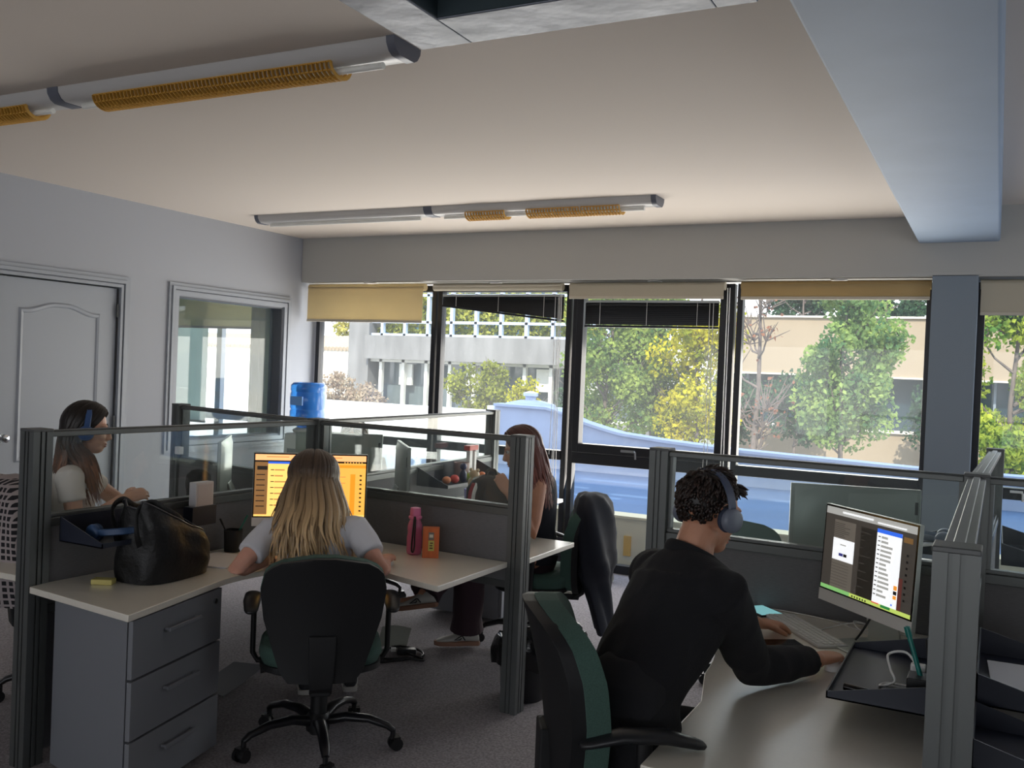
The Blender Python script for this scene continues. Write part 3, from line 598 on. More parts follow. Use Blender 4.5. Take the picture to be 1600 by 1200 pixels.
# ---------------------------------------------------------------- office chairs
GF, BS = MATS['green_fabric'], mat('chair_shell', c(15, 16, 19), .6, bump=.15, bscale=700)
def backw(v):  # half width of the backrest from bottom (0) to top (1)
    P = [(0, .13), (.08, .165), (.25, .195), (.5, .235), (.72, .25), (.86, .235), (.94, .195), (.985, .12), (1, .04)]
    for (a, p), (b, q) in zip(P, P[1:]):
        if a <= v <= b: return lerp(p, q, (v - a) / (b - a))
    return .04
def chair(label, loc, rz, lift=0, basea=0, group='green and black office chairs', arms=True, zb=.36, zt=.88, yb=-.24, ax=.285, ay=0, ah=.0):
    t = thing('office_chair', label, 'chair', (loc[0], loc[1], 0), rz, group)
    B = lambda m, n, mt, p=t, **k: m.build(n, mt, p, world=False, **k)
    SZ = .46 + lift
    m = MB(); ol = []
    for k in range(40):
        a = 2 * PI * k / 40; sx_, sy_ = math.cos(a), math.sin(a); e = .55
        ol.append((.258 * math.copysign(abs(sx_) ** e, sx_), .225 * math.copysign(abs(sy_) ** e, sy_)))
    m.rings([[V((x * s_, y * s_ + .02, z + .012 * (y / .22) ** 2 * (1 if z > SZ - .04 else 0))) for x, y in ol] for s_, z in ((.80, SZ - .075), (.95, SZ - .06), (1.0, SZ - .03), (.985, SZ - .005), (.90, SZ + .01), (.5, SZ + .012), (.05, SZ + .006))])
    B(m, 'seat', GF, smooth=60)
    m = MB(); m.rings([[V((x * s_, y * s_ + .02, z)) for x, y in ol] for s_, z in ((.5, SZ - .11), (.86, SZ - .10), (.98, SZ - .085), (.98, SZ - .062), (.9, SZ - .06))]); B(m, 'seat_shell', BS, smooth=50)
    # backrest: shell and cushion share the outline, both gently curved
    z0, z1 = zb + lift, zt + lift
    def bp(u, v, off):
        w_ = backw(v); x = w_ * (2 * u - 1); y = yb - .10 * (v - .3) * (v - .3) * (1 if v < .3 else .9) - .05 * v + .10 * (x / .25) ** 2 * .55 + off
        return V((x, y, z0 + (z1 - z0) * v))
    def slab(o0, o1, grow):
        m = MB(); nu, nv = 18, 22; sc = lambda u: .5 + (u - .5) * grow
        f = [[bp(sc(i / nu), .5 + (j / nv - .5) * grow, o0) for i in range(nu + 1)] for j in range(nv + 1)]
        g = [[bp(sc(i / nu), .5 + (j / nv - .5) * grow, o1) for i in range(nu + 1)] for j in range(nv + 1)]
        r1 = [p for p in f[0]] + [f[j][nu] for j in range(1, nv + 1)] + [f[nv][i] for i in range(nu - 1, -1, -1)] + [f[j][0] for j in range(nv - 1, 0, -1)]
        W_ = nu + 1; N = (nu + 1) * (nv + 1); vs = [p for r in f for p in r] + [p for r in g for p in r]; fs = []
        for j in range(nv):
            for i in range(nu):
                a = j * W_ + i; fs.append((a, a + 1, a + W_ + 1, a + W_)); fs.append((N + a, N + a + W_, N + a + W_ + 1, N + a + 1))
        loop = [i for i in range(nu + 1)] + [j * W_ + nu for j in range(1, nv + 1)] + [nv * W_ + i for i in range(nu - 1, -1, -1)] + [j * W_ for j in range(nv - 1, 0, -1)]
        for q in range(len(loop)): a, b = loop[q], loop[(q + 1) % len(loop)]; fs.append((a, N + a, N + b, b))
        m.add(vs, fs); return m
    o = B(slab(-.028, .012, 1.0), 'back_shell', BS, smooth=50); b = o.modifiers.new('b', 'BEVEL'); b.width = .008; b.segments = 2; b.limit_method = 'ANGLE'; b.angle_limit = .7
    o = B(slab(.008, .068, 1.012), 'back_cushion', GF, smooth=50); b = o.modifiers.new('b', 'BEVEL'); b.width = .022; b.segments = 3; b.limit_method = 'ANGLE'; b.angle_limit = .7
    m = MB(); m.rings([[V((x * w_, y, z)) for x, y in ((-1, yq - .02), (1, yq - .02), (1, yq + .02), (-1, yq + .02))] for w_, yq, z in ((.055, yb - .045, z0 + .20), (.05, yb - .045, z0 + .05), (.045, yb - .03, SZ - .12), (.045, yb + .02, SZ - .155))])
    m.obox((0, yb + .13, SZ - .14), (.08, .30, .035)); B(m, 'back_bracket', BS, bevel=.006)
    m = MB(); m.obox((0, .0, SZ - .13), (.16, .2, .05)); B(m, 'tilt_mechanism', MATS['black'], bevel=.01)
    m = MB(); m.tube([(-.06, .03, SZ - .13), (-.20, .03, SZ - .13), (-.25, .03, SZ - .135)], [.007, .007, .013], 10); B(m, 'lever', MATS['black'], smooth=50)
    m = MB(); m.lathe([(.028, .15), (.028, SZ - .15)], n=18).lathe([(.036, .06), (.036, .24), (.031, .245)], n=18); B(m, 'gas_column', MATS['black'], smooth=40)
    if arms:
        for s_ in (-1, 1):
            m = MB(); m.tube([(s_ * .16, .02 + ay, SZ - .09), (s_ * (ax - .02), .02 + ay, SZ - .085), (s_ * ax, .02 + ay, SZ - .05), (s_ * ax, .01 + ay, SZ + .165 + ah)], [(.02, .012)] * 4, 10, ref=(0, 1, 0)); a = B(m, 'arm_post', MATS['black'], smooth=60)
            m = MB(); m.tube([(s_ * (ax + .005), -.13 + ay, SZ + .165 + ah), (s_ * (ax + .007), -.05 + ay, SZ + .185 + ah), (s_ * (ax + .007), .06 + ay, SZ + .185 + ah), (s_ * ax, .14 + ay, SZ + .165 + ah)], [(.028, .013), (.036, .017), (.036, .017), (.028, .012)], 14, ref=(1, 0, 0), round_=True); B(m, 'armrest', mat('arm_pad', c(30, 31, 34), .38), a, smooth=60)
    m = MB(); m.lathe([(.05, .075), (.055, .13), (.04, .15)], n=20); hub = B(m, 'base_hub', MATS['black'], smooth=40)
    for k in range(5):
        a = basea + k * 2 * PI / 5; ca, sa = math.cos(a), math.sin(a)
        m = MB(); pts = [(.03, .115), (.12, .135), (.22, .13), (.30, .105), (.325, .085)]; m.tube([(r * ca, r * sa, z) for r, z in pts], [(.03, .022), (.027, .02), (.024, .017), (.021, .015), (.016, .012)], 10, ref=(-sa, ca, 0)); g = B(m, 'base_arm', mat('base_plastic', c(24, 24, 28), .3), smooth=60)
        cc_ = V((.325 * ca, .325 * sa, .0)); ax = V((-math.sin(a + .5), math.cos(a + .5), 0)); fw = V((math.cos(a + .5), math.sin(a + .5), 0)) * .012
        m = MB()
        for s_ in (-1, 1): m.tube([cc_ + fw + ax * (s_ * .010) + V((0, 0, .029)), cc_ + fw + ax * (s_ * .028) + V((0, 0, .029))], [.0285, .0265], 16)
        m.tube([cc_ + fw - ax * .026 + V((0, 0, .034)), cc_ + fw + ax * .026 + V((0, 0, .034))], .02, 12); m.tube([cc_ + V((0, 0, .05)), cc_ + V((0, 0, .09))], .011, 10)
        m.obox(cc_ + fw + V((0, 0, .052)), (.03, .05, .016), rotz(a + .5)); B(m, 'caster', MATS['black'], g, smooth=40)
    return t
CH2 = chair('green and black office chair in front, under the blonde woman', (-2.54, 3.22), .687, 0, 1.03)
CH4 = chair('green and black office chair with high back under the man in black', (-.865, 2.405), -1.02, .09, .3, zb=.42, zt=.955, yb=-.165, ax=.225, ay=.0, ah=.03)
CH3 = chair('office chair under the red-haired woman, dark jacket hung over its back', (-2.42, 5.10), 1.94, 0, .25)
CH1 = chair('office chair by the door with a checked shirt over its back', (-3.87, 3.05), -.45, .05, .6, zb=.43, zt=.98)
CH5 = chair('empty green office chair showing only its top behind the right partition', (-1.02, 4.98), -2.2, 0, .2)
CH6 = chair('office chair in the far left cubicle, hidden behind a monitor back', (-4.0, 5.42), -2.45, 0, .4)
# ================================================================ DESKTOP EQUIPMENT AND SMALL THINGS
DT = DZ
M_ = lambda name, rgb, r=.5, **k: MATS[name] if name in MATS else mat(name, c(*rgb), r, **k)
em = lambda name, rgb, e: mat(name, c(*rgb), .4, emit=e)
# ---- desktop computers: a slim panel on an L-shaped foot; the screen's windows are thin lit rectangles
def imac(label, loc, rz, screen=None, w_=.545, tilt=0, zc0=.115, zc1=.475, group='slim desktop computers', back=(188, 194, 188)):
    t = thing('desktop_computer', label, 'computer', loc, rz, group); B = lambda m, n, mt, p=t, **k: m.build(n, mt, p, world=False, **k)
    R = Matrix.Rotation(tilt, 4, 'X'); T_ = Matrix.Translation((0, 0, zc0)) @ R @ Matrix.Translation((0, 0, -zc0)); X = w_ / 2
    al = M_('shell_%d_%d_%d' % back, back, .35, metal=.25)
    m = MB(); m.box(-X, X, -.004, .014, zc0, zc1); m.rings([[V((x * X, y, z)) for x, z in ((-s_, lerp(zc0, zc1, .5 - s_ / 2)), (s_, lerp(zc0, zc1, .5 - s_ / 2)), (s_, lerp(zc0, zc1, .5 + s_ / 2)), (-s_, lerp(zc0, zc1, .5 + s_ / 2)))] for s_, y in ((.96, .012), (.80, .026), (.45, .034), (.1, .036))])
    B(m.xf(T_), 'housing', al, bevel=.003)
    B(MB().box(-X, X, -.0055, -.003, zc0, zc0 + .042).xf(T_), 'chin', M_('chin_white', (222, 222, 220), .3))
    B(MB().box(-X + .002, X - .002, -.0055, -.003, zc0 + .043, zc1 - .002).xf(T_), 'bezel', MATS['black_gloss'])
    if screen:
        m = MB(); mats = []; x0, x1, z0, z1 = -X + .008, X - .008, zc0 + .049, zc1 - .008
        for k, (a, b, p, q, mt) in enumerate(screen):
            if mt not in mats: mats.append(mt)
            m.m = mats.index(mt); y = -.0062 - .00012 * k
            m.add([(lerp(x0, x1, a), y, lerp(z1, z0, p)), (lerp(x0, x1, b), y, lerp(z1, z0, p)), (lerp(x0, x1, b), y, lerp(z1, z0, q)), (lerp(x0, x1, a), y, lerp(z1, z0, q))], [(3, 2, 1, 0) if False else (0, 3, 2, 1)])
        B(m.xf(T_), 'screen', mats)
    m = MB(); m.box(-.10, .10, -.095, .105, 0, .006); m.rings([[V((x, y, z)) for x in (-.085, .085) for y in ((y0, y0 + .008) if x < 0 else (y0 + .008, y0))] for y0, z in ((.09, .003), (.094, .03), (.07, .14), (.03, .23))]); B(m, 'stand', al, bevel=.002)
    m = MB(); m.box(-X + .012, -X + .03, .0145, .0165, zc1 - .11, zc1 - .055); B(m.xf(T_), 'port_slot', MATS['black'])
    return t
rs = random.Random(4)
A1, A2, A3, A4, A5, A6, A7 = em('ui_amber', (250, 186, 84), .7), em('ui_amber_light', (255, 208, 112), .78), em('ui_amber_deep', (236, 150, 40), .75), em('ui_brown', (150, 108, 62), .5), em('ui_dark', (40, 30, 22), .3), em('ui_blue', (40, 90, 200), .9), em('ui_line', (196, 148, 84), .6)
s2 = [(0, 1, 0, 1, A1), (0, 1, 0, .095, em('ui_peach', (248, 176, 116), .9)), (0, 1, .095, .125, A5), (0, .115, .125, .97, A4), (.115, .40, .115, .15, A6), (.115, .63, .15, 1, A2), (.63, 1, .15, .2, A3), (.86, .905, .30, .98, A3), (0.02, .11, .19, .25, A5), (0, 1, .97, 1, A2), (.60, .74, .19, .25, A4), (.4, .78, .03, .045, A7), (.1, .3, .03, .045, A7)]
for k in range(7): s2.append((.015, .09, .32 + k * .085, .335 + k * .085, A5))
for k in range(9): s2.append((.945, .965, .31 + k * .072, .335 + k * .072, M_('ui_olive', (110, 110, 60), .5)))
for k in range(7):
    z_ = .24 + k * .095; a = .14; s2.append((a, a + .03, z_, z_ + .014, A5)); s2.append((a + .035, a + rs.uniform(.1, .2), z_ - .004, z_ + .02, A7))
for k in range(6): s2.append((.70 + .0, .76 + rs.uniform(0, .07), .34 + k * .1, .352 + k * .1, A7))
for k in range(7): s2.append((.80 + k * .026, .81 + k * .026, .103, .117, A2))
imac('computer showing an amber page, hidden partly by the blonde woman\'s head', (-2.99, 3.66, DT), .687, s2, .55)
W1, W2, W3, W4, W5, W6 = em('ui_white', (226, 228, 230), .75), em('ui_grey', (172, 172, 168), .5), em('ui_dim', (66, 62, 58), .45), em('ui_dim_light', (104, 98, 90), .45), em('ui_lime', (176, 196, 96), .7), em('ui_orange', (222, 142, 50), .7)
s4 = [(0, 1, 0, 1, W3), (0, 1, 0, .085, W2), (.11, .36, .14, 1, W4), (.11, .36, .36, .62, W1), (.42, .60, .15, 1, M_('ui_mid', (84, 80, 74), .5)), (.60, .86, .12, .96, W1), (.60, .86, .12, .165, A6), (.0, 1, .955, 1, W5), (.0, .35, .955, 1, em('ui_green', (120, 176, 104), .7)), (.815, .85, .70, .75, W6), (.815, .85, .76, .80, M_('ui_black', (40, 40, 44), .5)), (.815, .85, .81, .85, W6), (.8, .815, .91, .93, A6), (.86, .90, .6, .955, em('ui_maroon', (92, 48, 44), .5)), (.88, .97, .14, .20, em('ui_tan', (120, 90, 54), .5)), (.19, .24, .53, .565, em('ui_indigo', (50, 52, 120), .6)), (.245, .285, .53, .565, M_('ui_black', None, .5)), (.20, .27, .42, .435, W2), (.70, .80, .955, .985, em('ui_dkgreen', (40, 120, 60), .7)), (.6, .68, .952, .966, em('ui_red', (200, 90, 70), .7)), (.2, .55, .03, .05, W1), (.6, .9, .05, .065, W1)]
for k in range(14):
    z_ = .20 + k * .05; s4.append((.62, .645, z_, z_ + .012, W3)); s4.append((.655, .655 + rs.uniform(.06, .13), z_ - .006, z_ + .022, W2))
for k in range(8): s4.append((.90 + .03, .95, .32 + k * .07, .345 + k * .07, M_('ui_black', None, .5))); s4.append((.13, .33, .66 + k * .035, .665 + k * .035, W3))
for k in range(8): s4.append((.43, .43 + rs.uniform(.05, .15), .2 + k * .09, .21 + k * .09, W3)); s4.append((.13, .13 + rs.uniform(.05, .2), .17 + k * .022, .178 + k * .022, W3))
for k in range(6): s4.append((.40 + k * .03, .415 + k * .03, .965, .985, A5))
imac('computer the man in black is using, dimmed grey page with white panels on screen', (-.39, 3.50, DT), -.80, s4, .50, -.05)
imac('pale computer seen edge-on left of the cross of partitions, before the woman by the door', (-3.88, 3.98, DT), -.90, None)
imac('grey monitor seen edge-on in front of the red-haired woman, left of her tray', (-3.04, 4.55, DT), 2.28, None, back=(150, 154, 150))
imac('flat grey monitor back behind the cross of partitions, left of the edge-on monitor', (-3.78, 4.90, DT), -2.62, None, .56, back=(150, 156, 150))
imac('large flat monitor back standing behind the right partition', (-.545, 4.40, DT), -2.85, None, .55, back=(140, 148, 144))
# ---- organiser trays hooked on the partitions
def tray(label, P, out, W=.48, D=.25, hb=.10, z=.90, group='black organiser trays'):
    a = math.atan2(out[1], out[0]) - PI / 2; t = thing('organiser_tray', label, 'tray', (P[0], P[1], z), a, group); nv = MATS['navy']; B = lambda m, n, p=t: m.build(n, nv, p, world=False)
    th = .004
    B(MB().box(-W / 2, W / 2, 0.0, D, 0, th), 'tray_floor'); B(MB().box(-W / 2, W / 2, 0, th, th, hb), 'tray_back')
    for s_ in (-1, 1):
        x = s_ * (W / 2 - th / 2); m = MB(); m.add([(x + q, y, z_) for q in (-th / 2, th / 2) for y, z_ in ((0, 0), (D, 0), (D, .018), (0, hb))], [(0, 1, 2, 3), (7, 6, 5, 4), (0, 4, 5, 1), (1, 5, 6, 2), (2, 6, 7, 3), (3, 7, 4, 0)]); B(m, 'tray_side')
    B(MB().box(-W / 2, W / 2, D - th, D, th, .02), 'tray_lip'); return t
tray('black tray with blue headphones hooked on the partition behind the shoulder bag', (-3.31, 2.76), (1, 0), .50, .25, .10, .895)
tray('black tray full of small toys hooked on the partition near the red-haired woman', (-3.40, 5.62), (1, 0), .80, .26, .13, .87)
tray('black tray with pens and charger in the right foreground, hooked on the partition', (-.09, 2.94), (-1, 0), .56, .29, .085, .80)
tray('black tray holding pale ear cups, hooked behind the thick post near the grey column', (-.06, 4.70), (-1, 0), .50, .26, .08, .93)
tray('black tray with a white sheet at the right edge beyond the thick post', (-.02, 3.12), (1, 0), .56, .27, .085, .80)
tray('small black tray at the right edge, lower on the partition', (-.02, 2.62), (1, 0), .30, .20, .07, .76)
tray('black tray seen through the glass at the far right', (.04, 4.70), (1, 0), .6, .27, .09, .93)
def headphones(label, C, R, col, rad=.085, cup=.036, pad=None, group=None):
    # C centre between the cups, R rotation: x across the head, z up, y forward
    t = thing('headphones', label, 'headphones', tuple(C), 0, group); R = R.to_4x4(); T_ = Matrix.Translation(C) @ R
    m1 = M_('hp_%d_%d_%d' % col, col, .45); m = MB(); pts = [V((-rad * 1.02 * math.cos(PI * k / 20), 0, .012 + .112 * math.sin(PI * k / 20))) for k in range(21)]
    m.tube(pts, [(.004, .013)] * 21, 10, ref=(0, 0, 1)) if False else m.rings([[p * 1.0 + V((q * (p.x / .12), s_, q * .9)) for q, s_ in ((0, -.014), (.007, -.010), (.007, .010), (0, .014), (-.002, 0))] for p in pts])
    m.xf(T_).build('headband', m1, t, smooth=50)
    for s_ in (-1, 1):
        m = MB(); m.tube([(s_ * (rad - .012), 0, -.01), (s_ * (rad + .004), 0, -.01), (s_ * (rad + .014), 0, -.01), (s_ * (rad + .018), 0, -.01)], [cup * .9, cup, cup * .92, cup * .7], 24); e = m.xf(T_).build('ear_cup', pad or m1, t, smooth=50)
        m = MB(); m.tube([V((s_ * (rad - .014), cup * .72 * math.cos(2 * PI * k / 20), -.01 + cup * .72 * math.sin(2 * PI * k / 20))) for k in range(20)], .011, 8, loop=True); m.xf(T_).build('ear_pad', M_('pad_%d_%d_%d' % col, tuple(int(v * .8) for v in col), .8), e, smooth=60)
    return t
headphones('blue headphones lying in the black tray behind the shoulder bag', V((-3.18, 2.66, .935)), Matrix.Rotation(PI / 2, 3, 'Z') @ Matrix.Rotation(1.45, 3, 'X'), (46, 74, 112))
headphones('pale grey headphones lying in the tray behind the thick right post', V((-.20, 4.74, .965)), Matrix.Rotation(-PI / 2, 3, 'Z') @ Matrix.Rotation(1.5, 3, 'X'), (150, 164, 186), .06, .04)
pap = MATS['paper']
def sheet(name, label, cat_, poly, z, m, th=.003, group=None): return tag(MB().prism(poly, z, z + th).build(name, m), label, cat_, group)
def quad(cx, cy, w_, l, a): return [(cx + (R_ @ V((p, q, 0))).x, cy + (R_ @ V((p, q, 0))).y) for R_ in [rotz(a)] for p, q in ((-w_ / 2, -l / 2), (w_ / 2, -l / 2), (w_ / 2, l / 2), (-w_ / 2, l / 2))]
sheet('folded_paper', 'cream folded paper under the blue headphones in the tray', 'paper', quad(-3.14, 2.86, .16, .12, .3), .902, M_('cream', (222, 214, 190), .8))
sheet('paper_sheet', 'white sheet lying in the tray at the right edge', 'paper', quad(.12, 3.10, .21, .40, .05), .806, pap, .004)
sheet('paper_sheet', 'pale paper beside the ear cups in the tray behind the thick post', 'paper', quad(-.25, 4.86, .10, .12, .2), .936, pap, .004)
# ---- on the blonde woman's desk
def rrect(w_, d, e=.4, n=44):
    o = []
    for k in range(n):
        a = 2 * PI * k / n; o.append((w_ * math.copysign(abs(math.cos(a)) ** e, math.cos(a)), d * math.copysign(abs(math.sin(a)) ** e, math.sin(a))))
    return o
bt = thing('shoulder_bag', 'slouching black leather shoulder bag on the desk over the grey drawers', 'bag', (-3.09, 2.845, DT), .12 + PI / 2)
lth = mat('leather', c(13, 13, 15), .48, bump=.25, bscale=60, spec=.4)
def bagpt(x, y, f, t):
    hx = lerp(.335, .15, min(1, max(0, (x + .19) / .38)) ** .85); bul = 1 + .22 * math.sin(PI * min(1, t * .95)) - .25 * t * t
    P = V((x * (1 + .05 * math.sin(3 * t)), y * bul, .004 + hx * t * (1 - .10 * (abs(y) < .05) * t)))
    n_ = noise.noise_vector(P * 9 + V((3, 1, 7))) * .022 * math.sin(PI * min(1, t * .9 + .05)) + noise.noise_vector(P * 22) * .006 * min(1, 3 * t)
    ridge = abs(noise.noise(V((P.x * 5 + P.z * 9, P.y * 5, P.z * 4)))) * -.018
    d = V((x, y * 2, 0)).normalized(); Q = P + n_ + d * ridge * (1 if t < .95 else .4); Q.z = max(.003, Q.z) if t > .02 else .002; return Q
ol = rrect(.192, .125, .62, 72); m = MB(); r_ = []
for k, t in enumerate([0, .02, .07, .14, .22, .3, .38, .46, .54, .62, .7, .78, .86, .93, 1.0]): r_.append([bagpt(x * (.93 if k == 0 else 1), y * (.9 if k == 0 else 1), 0, t) for x, y in ol])
top = r_[-1]; cen = sum(top, V((0, 0, 0))) / len(top)
for f, dz in ((.975, -.003), (.95, -.03), (.85, -.09), (.6, -.12), (.1, -.13)): r_.append([cen.lerp(p, f) + V((0, 0, dz)) for p in top])
m.rings(r_); m.build('bag_body', lth, bt, world=False, smooth=70)
MB().tube([p + V((0, 0, .001)) for p in top], .0045, 8, loop=True).build('rim_piping', mat('leather_edge', c(44, 44, 48), .3), bt, world=False, smooth=60)
for y0, dx in ((-.09, 0), (.09, .03)):
    P = catmull([(.02 + dx, y0, .19), (-.02 + dx, y0 * 1.02, .25), (-.10, y0 * .9, .30), (-.15, y0 * .8 + .02, .330), (-.20, y0 * .7 + .03, .30), (-.225, y0 * .6, .22), (-.205, y0 * .6, .16)], 6)
    MB().tube(P, [(.003, .014)] * len(P), 8, ref=(0, 1, .2)).build('strap', lth, bt, world=False, smooth=60)
tag(MB().obox((-3.155, 2.60, DT + .011), (.085, .05, .022), rotz(.5)).build('sticky_pad', M_('pad_yellow', (196, 184, 112), .8), bevel=.005), 'small yellowish pad on the desk left of the shoulder bag', 'pad')
def cup_pens(label, loc, pens, rz=.3, s_=1.0):
    t = thing('pen_cup', label, 'cup', loc, rz); w_ = .038 * s_
    o = rrect(w_, w_, .45, 28); m = MB(); m.rings([[V((x * k, y * k, z)) for x, y in o] for k, z in ((.88, 0), (.92, .004), (1, .105 * s_), (.93, .105 * s_), (.86, .01))]); m.build('cup_body', MATS['black'], t, world=False, smooth=50)
    return t
cup_pens('black square pen cup on the desk left of the blonde woman', (-3.235, 3.40, DT), 0)
def pen(label, a, b, m, r=.004, name='pen', cap=None, group='pens and pencils'):
    t = thing(name, label, 'pen', tuple(a), 0, group); a = V(a); b = V(b); MB().tube([a, a.lerp(b, .02), a.lerp(b, .93), b], [r * .4, r, r, r * .6], 10).build('barrel', m, t, smooth=50)
    MB().tube([a.lerp(b, .80), a.lerp(b, .99)], r * 1.25, 10).build('cap', cap or m, t, smooth=50); return t
pen('black pen leaning left in the cup beside the blonde woman', (-3.232, 3.405, DT + .012), (-3.285, 3.36, DT + .158), MATS['black'], cap=MATS['black'])
pen('green pencil leaning right in the cup beside the blonde woman', (-3.25, 3.395, DT + .012), (-3.19, 3.445, DT + .175), M_('pen_green', (30, 104, 84), .4))
hb = thing('remote_holder', 'white box standing in a dark cradle hung on the partition above the pen cup', 'holder', (-3.285, 3.235, .87))
MB().box(-3.31, -3.25, 3.15, 3.30, .875, .965).build('cradle', MATS['navy'], hb, bevel=.003); MB().box(-3.302, -3.258, 3.175, 3.285, .93, 1.075).build('white_box', M_('box_white', (206, 204, 206), .5), hb, bevel=.003)
MB().box(-3.2578, -3.257, 3.185, 3.275, .945, 1.065).build('box_face', M_('box_face', (196, 190, 192), .45), hb); MB().box(-3.2569, -3.2562, 3.215, 3.245, .958, .963).build('box_mark', MATS['black'], hb)
sheet('notepad', 'white sheets beside the shoulder bag at the blonde woman\'s elbow', 'paper', quad(-3.12, 3.20, .21, .29, .3), DT + .001, pap, .006)
sheet('mobile_phone', 'grey mobile phone lying by the blonde woman\'s left wrist', 'phone', quad(-2.97, 3.40, .07, .145, .7), DT + .001, M_('phone_grey', (96, 104, 108), .2), .008)
bo = thing('water_bottle', 'translucent pink water bottle with a black wrist strap on the desk', 'bottle', (-2.525, 3.90, DT))
pk = M_('bottle_pink', (226, 128, 168), .25, trans=.35); m = MB(); m.lathe([(.030, 0), (.036, .004), (.038, .02), (.038, .085), (.035, .10), (.0345, .112), (.037, .125), (.035, .145), (.028, .165), (.024, .172), (.024, .18)], n=28); m.build('bottle_body', pk, bo, world=False, smooth=50)
MB().lathe([(.027, .178), (.0275, .182), (.0265, .215), (.025, .228), (.012, .231)], n=28).build('bottle_cap', M_('cap_pink', (222, 120, 162), .35), bo, world=False, smooth=50)
MB().lathe([(.036, .006), (.0365, .05), (.02, .05)], n=24).build('water', M_('water_pink', (214, 92, 150), .2), bo, world=False, smooth=50)
P = [V((.02, -.033, .19)), V((.026, -.038, .17)), V((.027, -.042, .10)), V((.030, -.045, .05)), V((.024, -.046, .018)), V((.014, -.046, .03)), V((.016, -.044, .10)), V((.018, -.038, .17)), V((.016, -.032, .19))]
MB().tube(catmull(P, 5), .004, 8).build('wrist_strap', MATS['black'], bo, world=False, smooth=60)
MB().lathe([(.030, .174), (.033, .178), (.033, .186), (.028, .19)], n=24).build('strap_collar', MATS['cap_pink'], bo, world=False, smooth=50)
ob = thing('tea_box', 'small orange box with a yellow printed front beside the pink bottle', 'box', (-2.42, 3.885, DT), .55)
og = mat('box_orange', c(206, 104, 44), .45, var=.15, scale=30, stretch=(1, 1, .1)); MB().box(-.040, .040, -.028, .028, 0, .145).build('carton', og, ob, world=False, bevel=.002)
m = MB(); mm = [M_('lbl_yellow', (196, 190, 96), .5), M_('lbl_grey', (120, 118, 110), .5), M_('lbl_brown', (98, 60, 34), .5), M_('lbl_white', (222, 216, 196), .5)]
for k, (a, b, p, q, i) in enumerate(((-.012, .016, .035, .085, 0), (-.012, .014, .088, .125, 1), (-.008, .010, .10, .115, 3), (-.006, .010, .045, .052, 2), (-.006, .008, .058, .064, 2), (-.004, .010, .07, .076, 2))):
    m.m = i; y = -.0285 - .0001 * k; m.add([(a, y, p), (b, y, p), (b, y, q), (a, y, q)], [(0, 1, 2, 3)])
m.build('printed_label', mm, ob, world=False)
kbm = MATS['white_matt']
def keyboard(label, loc, rz, L=.42, W=.115):
    t = thing('keyboard', label, 'keyboard', loc, rz); MB().obox((0, 0, .006), (L, W, .010)).build('keyboard_base', M_('kb_alu', (206, 206, 206), .4), t, world=False, bevel=.003)
    m = MB(); nx = 15
    for r in range(5):
        x = -L / 2 + .008; y = W / 2 - .016 - r * .0205
        if r == 4:
            for w_ in (.022, .022, .022, .026, .128, .026, .022, .022, .022, .022, .022): m.obox((x + w_ / 2, y, .0125), (w_ - .004, .0165, .004)); x += w_ + .003
        else:
            for q in range(nx): w_ = (L - .016) / nx; m.obox((x + w_ / 2, y, .0125), (w_ - .004, .0165, .004)); x += w_
    o = m.build('keys', kbm, t, world=False); o['kind'] = 'stuff'; return t
keyboard('white keyboard under the man\'s left hand', (-.60, 3.60, DT), -.92)
keyboard('white keyboard at the blonde woman\'s computer', (-2.80, 3.47, DT), .687, .30)
def mouse(label, loc, rz):
    m = MB(); m.ell((0, 0, 0), (.031, .056, .03), n=20, k=12); m.v = [V((p.x, p.y, max(0, p.z) * (1 - .25 * p.y / .056))) for p in m.v]; R = rotz(rz); m.v = [R @ p + V(loc) for p in m.v]
    return tag(m.build('computer_mouse', MATS['white'], smooth=60), label, 'mouse')
# ---- right foreground desk
sheet('mobile_phone', 'black mobile phone lying under the man\'s left forearm', 'phone', quad(-.645, 3.36, .074, .15, -.95), DT + .001, MATS['black_gloss'], .009)
tb = thing('tablet', 'small tablet showing a teal picture beside the keyboard', 'tablet', (-.80, 3.80, DT), -.75); MB().box(-.075, .075, -.055, .055, 0, .008).build('tablet_body', MATS['black_gloss'], tb, world=False, bevel=.002); MB().box(-.068, .068, -.048, .048, .008, .0088).build('tablet_screen', em('tablet_teal', (120, 176, 180), .6), tb, world=False)
def cable(label, pts, m, r=.0025, name='cable', cat_='cable', n=6): return tag(MB().tube(catmull(pts, n), r, 8).build(name, m, smooth=60), label, cat_, 'cables')
z = DT + .004
cable('white cable looping behind the computer the man is using', [(-.95, 3.82, z), (-.75, 3.86, z), (-.55, 3.82, z), (-.42, 3.74, z), (-.36, 3.70, z + .03), (-.30, 3.72, z), (-.36, 3.80, z), (-.45, 3.78, z + .02), (-.40, 3.70, z), (-.30, 3.66, z)], MATS['white'])
cable('white keyboard cable curling round the computer foot', [(-.44, 3.42, z), (-.50, 3.50, z), (-.55, 3.62, z), (-.52, 3.72, z), (-.44, 3.78, z + .015), (-.36, 3.80, z), (-.22, 3.74, z), (-.12, 3.66, z)], MATS['white'])
cable('black cable rising from the foot to the computer', [(-.415, 3.555, z + .008), (-.40, 3.58, z + .03), (-.37, 3.60, z + .09), (-.35, 3.60, z + .15)], MATS['black'], .004)
t = thing('pen_cup', 'small black pen pot in the right foreground tray', 'cup', (-.145, 2.76, .804)); MB().box(-.185, -.105, 2.72, 2.80, .805, .875).build('cup_body', MATS['black'], t, bevel=.003)
pen('teal pen standing in the right foreground tray', (-.15, 2.765, .86), (-.195, 2.775, 1.0), M_('pen_teal', (20, 120, 112), .35), .0065)
